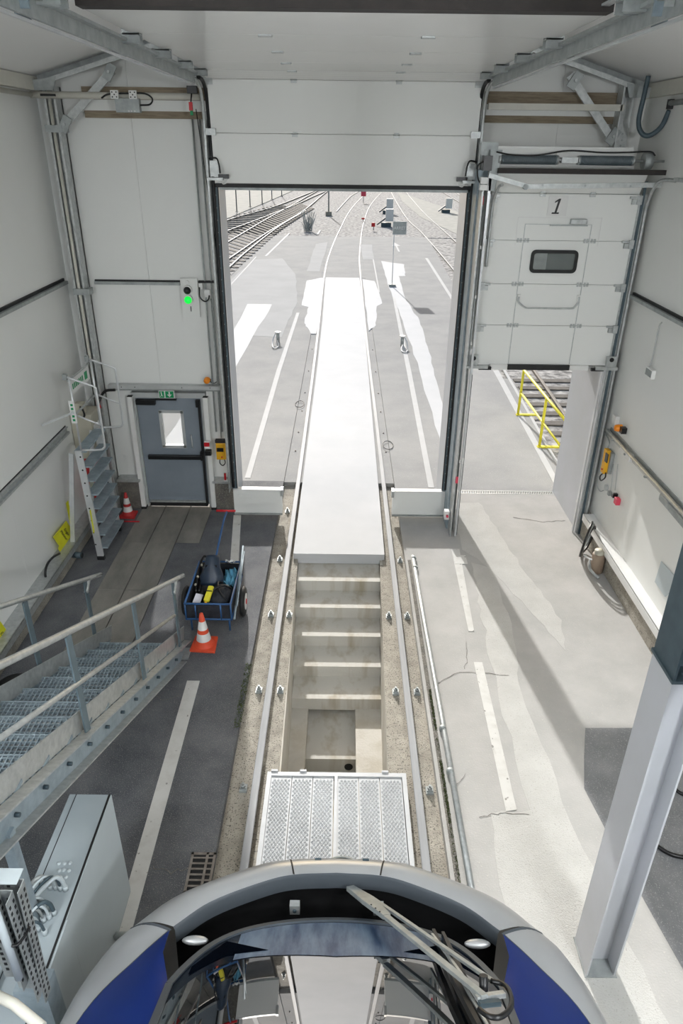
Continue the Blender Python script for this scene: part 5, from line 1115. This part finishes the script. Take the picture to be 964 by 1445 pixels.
# ------------------------------------------------------------ outdoors
yr = thing('yellow_railing', 'yellow tubular safety railing outside the small door', 'railing', (4.0, 13.8, 0))
b = MB()
A, B_, C_ = V(3.86, 14.75, 0), V(3.88, 12.9, 0), V(3.90, 11.2, 0)
b.tube([A, A+V(0, 0, 1.02), B_+V(0, 0, 1.02), C_+V(0, 0, 1.02)], .028, 10); b.build('top_rail', 'yellow_rail', yr)
b = MB(); b.tube([A+V(0, 0, .52), B_+V(0, 0, .52), C_+V(0, 0, .52)], .022, 10); b.build('mid_rail', 'yellow_rail', yr)
for p in (A, B_, C_): MB().cyl(p, p+V(0, 0, 1.02), .028, 10).build('post', 'yellow_rail', yr); MB().box(p.x-.04, p.x+.42, p.y-.04, p.y+.04, .0, .03).build('foot_bar', 'yellow_rail', yr)
ss = thing('stop_sign', 'grey square ARRET stop sign on a thin white pole between the tracks', 'sign', (2.0, 30.4, 0))
MB().cyl((1.99, 30.4, 0), (1.99, 30.4, 2.55), .018, 8).build('pole', 'white', ss); MB().box(1.92, 2.48, 30.36, 30.38, 2.02, 2.52).build('sign_board', 'galv_dull', ss); MB().box(1.86, 2.14, 30.25, 30.55, 0, .10).build('base_block', 'galv_dull', ss)
text_obj('ARRET', .16, (2.2, 30.35, 2.27), FRONT, 'white', ss, ext=.003)
b = MB(); b.box(1.92, 2.48, 30.352, 30.36, 2.50, 2.52); b.box(1.92, 2.48, 30.352, 30.36, 2.02, 2.04); b.box(1.92, 1.94, 30.352, 30.36, 2.02, 2.52); b.box(2.46, 2.48, 30.352, 30.36, 2.02, 2.52); b.build('border', 'white', ss)
sgl = ((3.0, 54.5, 'ground signal lamp behind the ARRET sign, the nearer of two'), (3.6, 65, 'ground signal lamp beside the curving track, the farther of two'), (8.8, 66.5, 'ground signal box by the diagonal track at the right'))
for x, y, lab in sgl:
    t = thing('track_signal', lab, 'signal', (x, y, 0)); MB().box(x-.4, x+.3, y-.25, y+.25, -.02, .25).build('base', 'dark_steel', t); MB().box(x-.1, x+.45, y-.25, y+.25, .35, 1.15).build('housing', 'white', t); MB().bar((x-.7, y, .1), (x, y, .6), .12, .10).build('arm', 'dark_steel', t)
for x, y, z, m_, lab in ((1.81, 76.7, 1.1, 'pink', 'small red square marker board beside the far curving track'), (1.95, 51.5, .5, 'red', 'small red marker at the base of the ARRET sign'), (1.4, 58, .25, 'red', 'tiny red marker on the inner rail of the curve')):
    t = thing('track_marker', lab, 'marker', (x, y, 0)); MB().box(x-.25 if z > 1 else x-.15, x+.25 if z > 1 else x+.1, y-.04, y+.04, z-.5*min(z, 1), z).build('board', m_, t); MB().cyl((x, y+.05, 0), (x, y+.05, z), .03, 6).build('stake', 'galv_dull', t)
t = thing('mast', 'thin grey post standing on the ballast left of the curving track', 'post', (-1.35, 62.5, 0)); MB().cyl((-1.35, 62.5, 0), (-1.35, 62.5, 3.6), .06, 8).build('pole', 'galv_dull', t); MB().box(-1.6, -1.1, 62.2, 62.8, -.02, .3).build('base', 'strip', t)
for x, y, lab in ((-1.95, 20.9, 'bollard with a coiled cable on the yard left of the track'), (1.72, 20.6, 'bollard with a coiled cable on the yard right of the track')):
    t = thing('cable_bollard', lab, 'bollard', (x, y, 0)); MB().cyl((x, y, 0), (x, y, .28), .05, 10).build('post', 'galv_dull', t); MB().cyl((x, y, .28), (x, y, .31), .09, 10).build('cap', 'white', t)
    s_ = -1 if x < 0 else 1
    MB().tube([(x, y, .30), (x+s_*-.10*-1, y-.1, .22), (x+s_*.13, y-.45, .06), (x+s_*.05, y-.8, .03), (x-s_*.06, y-.6, .03), (x, y-.2, .1)], .018, 8, 5).build('cable', 'white', t)
for i, (x, y, s_) in enumerate(((-.98, 15.3, -1), (.90, 12.9, 1))):
    a_ = [k*2*PI/16 for k in range(17)]
    t = thing('cable_loop', 'thin black cable loop beside the %s rail outside' % ('left' if s_ < 0 else 'right'), 'cable', (x, y, 0)); MB().tube([(x+s_*.10*math.cos(a), y+.22*math.sin(a), .01) for a in a_], .007, 6, 2).build('loop', 'black', t)
for i, (x, y) in enumerate(((-9.17, 64.5), (-8.69, 69.9), (-8.02, 74), (-7.62, 79.8), (-7.03, 85.1))):
    t = thing('fence_post', 'thin dark fence post on the dry bank at the far left, number %s from the left' % ['one', 'two', 'three', 'four', 'five'][i], 'post', (x, y, 0), 'fence posts on the far bank')
    t['label'] = ['leftmost thin fence post on the far dry bank', 'second thin fence post from the left on the far bank', 'third thin fence post from the left on the far bank', 'fourth thin fence post from the left on the far bank', 'rightmost thin fence post on the far dry bank'][i]
    MB().cyl((x, y, 0), (x, y, 3.8), .05, 6).build('pole', 'dark_steel', t); MB().box(x-.12, x+.12, y-.12, y+.12, -.02, .06).build('foot', 'strip', t)
t = thing('weed_clump', 'dry grey weeds growing at the edge of the yard left of the curve', 'plant', (-2.5, 50.8, 0))
b = MB()
for i in range(60):
    a = random.uniform(0, 2*PI); r_ = random.uniform(0, .35); h_ = random.uniform(.4, 1.3); p = V(-2.5+r_*math.cos(a), 50.8+r_*math.sin(a), 0); b.bar(p, p+V(random.uniform(-.35, .35), random.uniform(-.3, .3), h_), .02, .02)
b.build('stems', 'galv_dull', t)

# ------------------------------------------------------------ train nose
tn = thing('train', 'silver and deep blue railcar whose nose and windscreen fill the bottom of the photo', 'train', (0, 1.2, 0))
def half(pts): return [Vector((-x, y, z)) for x, y, z in reversed(pts[1:])]+[Vector(p) for p in pts]
def spl(pts, n=6):
    pts = [Vector(p) for p in pts]; q = [pts[0]*2-pts[1]]+pts+[pts[-1]*2-pts[-2]]; out = []
    for i in range(1, len(q)-2):
        for k in range(n):
            t = k/n; a, b, c, d = q[i-1], q[i], q[i+1], q[i+2]; out.append(0.5*((2*b)+(c-a)*t+(2*a-5*b+4*c-d)*t*t+(3*b-a-3*c+d)*t**3))
    out.append(pts[-1]); return out
B1 = [(0, 2.97, 1.20), (.30, 2.955, 1.20), (.52, 2.91, 1.20), (.95, 2.72, 1.20), (1.20, 2.50, 1.20)]
C1 = [(0, 2.80, 1.30), (.26, 2.785, 1.30), (.45, 2.735, 1.30), (.74, 2.60, 1.31), (.925, 2.435, 1.33)]
B2 = [(1.20, 2.50, 1.20), (1.30, 2.37, 1.20), (1.42, 2.05, 1.20), (1.465, 1.5, 1.22), (1.47, .8, 1.25), (1.47, -.4, 1.3)]
C2 = [(.94, 2.42, 1.33), (1.08, 2.24, 1.355), (1.26, 1.95, 1.40), (1.38, 1.45, 1.47), (1.44, .8, 1.55), (1.46, -.4, 1.6)]
def rows_between(A, B, n=8, bulge=.03):
    a, b = spl(A), spl(B); out = []
    for k in range(n+1):
        t = k/n; out.append([p.lerp(q, t)+V(0, 0, 1)*bulge*math.sin(PI*t) + (V(p.x, p.y-1, 0).normalized()*bulge*.6*math.sin(PI*t)) for p, q in zip(a, b)])
    return out
def cut(rows, i0, i1): return [r[i0:i1+1] for r in rows]
full = lambda pts: [Vector((-x, y, z)) for x, y, z in reversed(pts[1:])]+[Vector(p) for p in pts]
def mirror_rows(rows, s_): return [[Vector((s_*p.x, p.y, p.z)) for p in r] for r in rows]
rb = rows_between(B1, C1); n1 = len(rb[0])
sk = lambda pts, z, k: [Vector((p.x*k, (p.y-1)*k+1, z)) for p in pts]
# centre cowl (between the seams) and the two side cowls, each with its skirt below and inner lip
def lips(rows, nm, m='train_grey'):
    b = MB(); low = rows[0]; skirt = [[Vector((p.x*.97, p.y-.05, .35)) for p in low], [Vector((p.x*1.0, p.y, .8)) for p in low]]
    b.grid(skirt+rows); o = b.build(nm, m, tn)
    top = rows[-1]; b = MB(); b.grid([top, [p+V(-p.x*.012, -.012, -.015) for p in top], [p+V(-p.x*.012, -.022, -.115) for p in top]]); b.build('inner_lip', 'train_edge', o)
    return o
ci = 6
cen = [[Vector((-p.x, p.y, p.z)) for p in reversed(r[:ci+1])]+r[1:ci+1] for r in rb]
lips(cen, 'centre_cowl')
for s_ in (-1, 1): lips(mirror_rows([r[ci:] for r in rb], s_), 'side_cowl')
for s_ in (-1, 1):
    b = MB(); b.grid(mirror_rows([[r[ci]+V(0, 0, .002), r[ci]+V(.010, 0, .002)] for r in rb], s_)); b.build('cowl_seam', 'black', tn)
rs = rows_between(B2, C2)
for s_ in (-1, 1):
    r = mirror_rows(rs, s_); b = MB(); low = r[0]; b.grid([[Vector((p.x*.99, p.y-.02, .35)) for p in low]]+r); b.build('shoulder', 'train_grey', tn)
    b = MB(); b.grid(mirror_rows([[q[0]+V(0, .003, .003), q[0]+V(.004, -.012, .003)] for q in rs], s_)); b.build('shoulder_seam', 'train_edge', tn)
# windscreen -----------------------------------------------
c38, s38 = math.cos(math.radians(36.3)), math.sin(math.radians(36.3))
CR = 12.0
def vmin(x): x = abs(x); return .40*x*x+1.5*x**8
def S(x, v, off=0.0):
    p = V(x, 2.53-x*x/(2*CR)-.06*x**4-.10*x**6-v*c38, 1.25+v*s38)
    return p+V(0, s38, c38)*off
def xe(v): return .82-.035*max(0, v-.58)
VT = 2.3
def screen_rows(f0, f1, n, off=0.0, m=40):
    rows = []
    for k in range(n+1):
        t = k/n; r = []
        for j in range(m+1):
            u = j/m*2-1; x0_ = .82*u; va, vb = f0(x0_), f1(x0_); v = va+(vb-va)*t; w_ = xe(v) if v > .58 else .82
            r.append(S(w_*u, v, off))
        rows.append(r)
    return rows
band = lambda x: vmin(x)+.45-.12*abs(x)-.15*x*x
b = MB(); b.grid(screen_rows(lambda x: vmin(x)+.015, band, 6)); b.build('lower_screen_band', 'dark_glass', tn)
b = MB(); rws = screen_rows(lambda x: vmin(x)+.03, lambda x: band(x)-.01, 6, .002); b.grid([r[7:-7] for r in rws]); b.build('screen_band_centre', 'train_mask', tn)
b = MB(); b.grid(screen_rows(band, lambda x: VT, 14, .0)); ws = b.build('windscreen', 'screen', tn)
for s_ in (-1, 1):   # dark corners of the screen print
    b = MB(); b.prism([S(s_*.74, vmin(.74)+.10, .004), S(s_*.60, vmin(.60)+.06, .004), S(s_*.36, vmin(.36)+.32, .004), S(s_*.58, vmin(.58)+.24, .004), S(s_*.74, vmin(.74)+.18, .004)], (0, .0006, .001)); b.build('screen_print', 'print', ws)
fr = [S(.82*(k/24-1), vmin(.82*(k/24-1)), .006) for k in range(49)]
side = [S(xe(v), v, .006) for v in (.62, .9, 1.2, 1.6, 2.0, 2.3)]
path = [Vector((-p.x, p.y, p.z)) for p in reversed(side)]+fr+side
b = MB()
for i in range(len(path)-1): b.bar(path[i], path[i+1], .035, .012, (0, s38, c38))
b.build('screen_trim', 'trim', tn)
# black pit between cowl and screen, blue cheeks
pit_o = [p+V(-p.x*.03, -.035, -.105) for p in cen[-1]]
lipfull = [Vector((-p.x, p.y, p.z)) for p in reversed(rb[-1])]+rb[-1][1:]
o1 = [p+V(-p.x*.012, -.022, -.115) for p in lipfull]; n_ = len(o1)
o2 = [p+V(0, -.03, -.20) for p in o1]
i2 = [S(-.80+1.60*k/(n_-1), vmin(-.80+1.60*k/(n_-1)))+V(0, .02, -.14) for k in range(n_)]
i1 = [S(-.82+1.64*k/(n_-1), vmin(-.82+1.64*k/(n_-1)))+V(0, .006, -.004) for k in range(n_)]
b = MB(); b.grid([o1, o2, i2, i1]); b.build('wiper_well', 'train_black', tn)
cc = spl(C2)
for s_ in (-1, 1):
    r0 = [Vector((s_*p.x, p.y, p.z)) for p in cc]; N = len(cc)
    vs_ = [.54+1.76*(k/(N-1)) for k in range(N)]
    r2 = [S(s_*(xe(v)+.012), v, -.004) for v in vs_]
    r1 = [p.lerp(q, .5)+V(s_*.03, 0, .02) for p, q in zip(r0, r2)]
    b = MB(); b.grid([r0, r1, r2]); b.build('blue_cheek', 'train_blue', tn)
    b = MB(); b.grid([[p+V(0, .0, .004) for p in r0], [p+V(-s_*.012, -.006, .008) for p in r0]]); b.build('light_edge', 'trim', tn)
    # dark end wall closing the well towards the cheek
    pass
    c = V(s_*.80, 2.40, 1.26); b = MB(); b.ell(c, .075, .028, .018, 16, 8); b.build('nozzle_cover', 'alu', tn)
    MB().box(s_*.255-.03, s_*.255+.03, 2.66, 2.70, 1.10, 1.18).build('latch', 'galv', tn); MB().cyl((s_*.255, 2.66, 1.14), (s_*.255, 2.65, 1.14), .012, 10).build('latch_bolt', 'dark_steel', tn)
bd = thing_em = MB().lathe((.03, 2.885, 1.262), [(.0, .006), (.068, .006), (.068, .012), (.082, .014), (.095, .006), (.097, -.005)], 28, axis=(0, .35, 1), sx=1.0, sy=.8).build('cap_ring', 'galv_dull', tn)
MB().lathe((.03, 2.888, 1.268), [(.001, .006), (.062, .007), (.066, .004)], 28, axis=(0, .35, 1), sy=.8).build('cap', 'dark_steel', bd)
for s_ in (-1, 1): MB().box(.03+s_*.15-.02, .03+s_*.15+.02, 2.90, 2.915, 1.262, 1.28).build('cap_lug', 'dark_steel', tn)
# body behind, roof
b = MB(); prof = [(-1.46, 1.3), (-1.45, 2.6), (-1.30, 3.2), (-.8, 3.55), (0, 3.65), (.8, 3.55), (1.30, 3.2), (1.45, 2.6), (1.46, 1.3), (1.40, .4), (-1.40, .4)]
rows = []
for y in (-.4, -12.0): rows.append([V(x, y, z) for x, z in prof]+[V(prof[0][0], y, prof[0][1])])
b.grid(rows, False); b.build('body_shell', 'train_grey', tn)
top = [S(xe(VT)*(k/10*2-1), VT) for k in range(21)] if False else [S(xe(VT)*(k/10-1), VT) for k in range(21)]
b = MB(); b.grid([top, [V(p.x*1.3, -.1, 3.1+.25*(1-(p.x)**2)) for p in top], [V(p.x*1.5, -.4, 3.2+.45*(1-p.x**2)) for p in top]]); b.build('roof_front', 'train_grey', tn)
for s_ in (-1, 1):
    q0 = [S(s_*xe(v), v) for v in (1.6, 2.0, 2.3)]; b = MB(); b.grid([[q0[2], V(s_*.95, -.1, 3.0), V(s_*1.1, -.4, 3.3)], [V(s_*1.2, .5, 2.2), V(s_*1.38, 0, 2.5), V(s_*1.45, -.4, 2.6)], [V(s_*1.46, .4, 1.6), V(s_*1.46, 0, 1.6), V(s_*1.46, -.4, 1.6)]]); b.build('side_shell', 'train_blue', tn)
# wiper arms: pixel lines put on planes just above the glass
NS = V(0, s38, c38)
def onS(px, py, off):
    d = _F + _R*((px-CX)/FPX) - _U*((py-CY)/FPX); o = S(0, 0, off); t = (o-EYE).dot(NS)/d.dot(NS); return EYE+d*t
wpr = thing('wiper', 'long grey windscreen wiper with two arms and a double black blade', 'wiper', onS(500, 1262, .02))
def flat(pts, ws_, h_, m, nm, parent):
    b = MB()
    for i in range(len(pts)-1):
        p, q = pts[i], pts[i+1]; d = (q-p).normalized(); sd = d.cross(NS).normalized()
        a0, a1 = sd*ws_[i]/2, sd*ws_[i+1]/2; u = NS*h_
        b.hexa([p-a0, p+a0, q+a1, q-a1, p-a0+u, p+a0+u, q+a1+u, q-a1+u])
    return b.build(nm, m, parent)
A1 = [onS(x, y, .10) for x, y in ((494, 1256), (520, 1274), (546, 1297))]
flat(A1, [.05, .085, .045], .025, 'galv_dull', 'main_arm', wpr)
A2 = [onS(x, y, .11) for x, y in ((545, 1296), (600, 1336), (646, 1383), (684, 1410))]
flat([onS(545, 1296, .11), onS(684, 1410, .09)], [.034, .034], .018, 'galv_dull', 'arm_extension', wpr)
flat([onS(519, 1265, .10), onS(543, 1281, .11), onS(697, 1388, .09)], [.02, .022, .022], .014, 'galv_dull', 'second_arm', wpr)
b = MB()
for k in range(3): c = onS(524+k*6, 1277+k*5, .127); b.cyl(c, c+NS*.004, .005, 8)
b.build('hole', 'black', wpr)
pv = MB(); c = onS(683, 1410, .04); pv.cyl(c, c+NS*.10, .02, 12); pv = pv.build('pivot', 'blackpl', wpr)
flat([onS(672, 1412, .08), onS(712, 1406, .08)], [.03, .03], .02, 'galv', 'link_plate', wpr); flat([onS(676, 1420, .07), onS(706, 1418, .07)], [.04, .03], .02, 'dark_steel', 'link_plate', wpr)
flat([onS(610, 1320, .07), onS(650, 1375, .08), onS(672, 1408, .08)], [.012, .014, .014], .012, 'galv', 'strut', wpr)
MB().tube([onS(x, y, .10) for x, y in ((693, 1384), (712, 1390), (721, 1405), (720, 1423), (706, 1435), (690, 1434), (676, 1424))], .012, 8, 6).build('washer_hose', 'blackpl', wpr)
for dx, nm in ((0, 'blade'), (13, 'blade')):
    flat([onS(612+dx, 1320+dx*.3, .03), onS(640+dx, 1385, .03), onS(678+dx, 1460, .03)], [.016, .03, .02], .035, 'blackpl', nm, wpr)
flat([onS(625, 1340, .06), onS(690, 1452, .06)], [.012, .012], .01, 'galv', 'blade_spine', wpr)

# ------------------------------------------------------------ fill lights added to brighten the hall, unseen, behind the camera
def lamp(x, y, z, lab):
    t = thing('ceiling_fill_light', lab, 'lamp', (x, y, z), 'added fill lights')
    MB().box(x-.12, x+.12, y-.75, y+.75, z, z+.07).build('housing', 'white', t)
    MB().cyl((x, y-.7, z-.02), (x, y+.7, z-.02), .018, 8).build('tube', 'tube', t)
    al = bpy.data.lights.new('added_fill', 'AREA'); al.shape = 'RECTANGLE'; al.size = .25; al.size_y = 1.4; al.energy = FILL_POWER; al.color = (0.95, .98, 1.0)
    o = bpy.data.objects.new('added_fill', al); COL.objects.link(o); o.location = (0, 0, -.06); o.parent = t
    o = bpy.data.objects.new('added_fill', al); COL.objects.link(o); o.location = (0, 0, .12); o.rotation_euler = (PI, 0, 0); o.parent = t
    MB().cyl((x, y-.7, z+.09), (x, y+.7, z+.09), .018, 8).build('tube', 'tube', t)
    MB().cyl((x, y, z+.07), (x, y, 6.2), .006, 6).build('suspension', 'galv', t)
for x in (-2.6, 2.6):
    for y in (1.2, -1.6, -5.0): lamp(x, y, 5.35, 'added unseen fill light under the hall ceiling on the %s, row at %s' % ('left' if x < 0 else 'right', {1.2: 'the front', -1.6: 'the middle', -5.0: 'the back'}[y]))

def flood(x, y, z, tx, ty, tz, lab, k=1.0):  # added unseen light, aimed to brighten the walls
    t = thing('aimed_fill_light', lab, 'lamp', (x, y, z), 'added fill lights')
    d = (V(tx, ty, tz)-V(x, y, z)).normalized(); c = V(x, y, z)
    MB().bar(c-d*.12, c, .62, .42).build('housing', 'galv_dull', t)
    MB().bar(c, c+d*.006, .58, .38).build('diffuser', 'tube', t)
    MB().cyl(c-d*.06, (x, y-.06, 6.05), .015, 8).build('bracket', 'galv', t)
    al = bpy.data.lights.new('added_aimed_fill', 'AREA'); al.shape = 'RECTANGLE'; al.size = .55; al.size_y = .36; al.energy = AIMED_FILL_POWER*k; al.color = (0.95, .98, 1.0)
    o = bpy.data.objects.new('added_aimed_fill', al); COL.objects.link(o); o.location = d*.02; o.rotation_euler = d.to_track_quat('-Z', 'Y').to_euler(); o.parent = t
flood(3.1, -1.6, 5.2, -3.9, 5.0, 2.2, 'added unseen fill light at the back right of the hall aimed at the left wall', 1.6)
flood(-3.1, -1.6, 5.2, 3.7, 7.5, 2.6, 'added unseen fill light at the back left of the hall aimed at the right wall', .85)
flood(-1.2, -2.6, 5.0, -.6, 9.0, 5.2, 'added fill light in the middle at the back of the hall, left of the pair', .04)
flood(1.2, -2.6, 5.0, .6, 9.0, 5.2, 'added fill light in the middle at the back of the hall, right of the pair', .04)
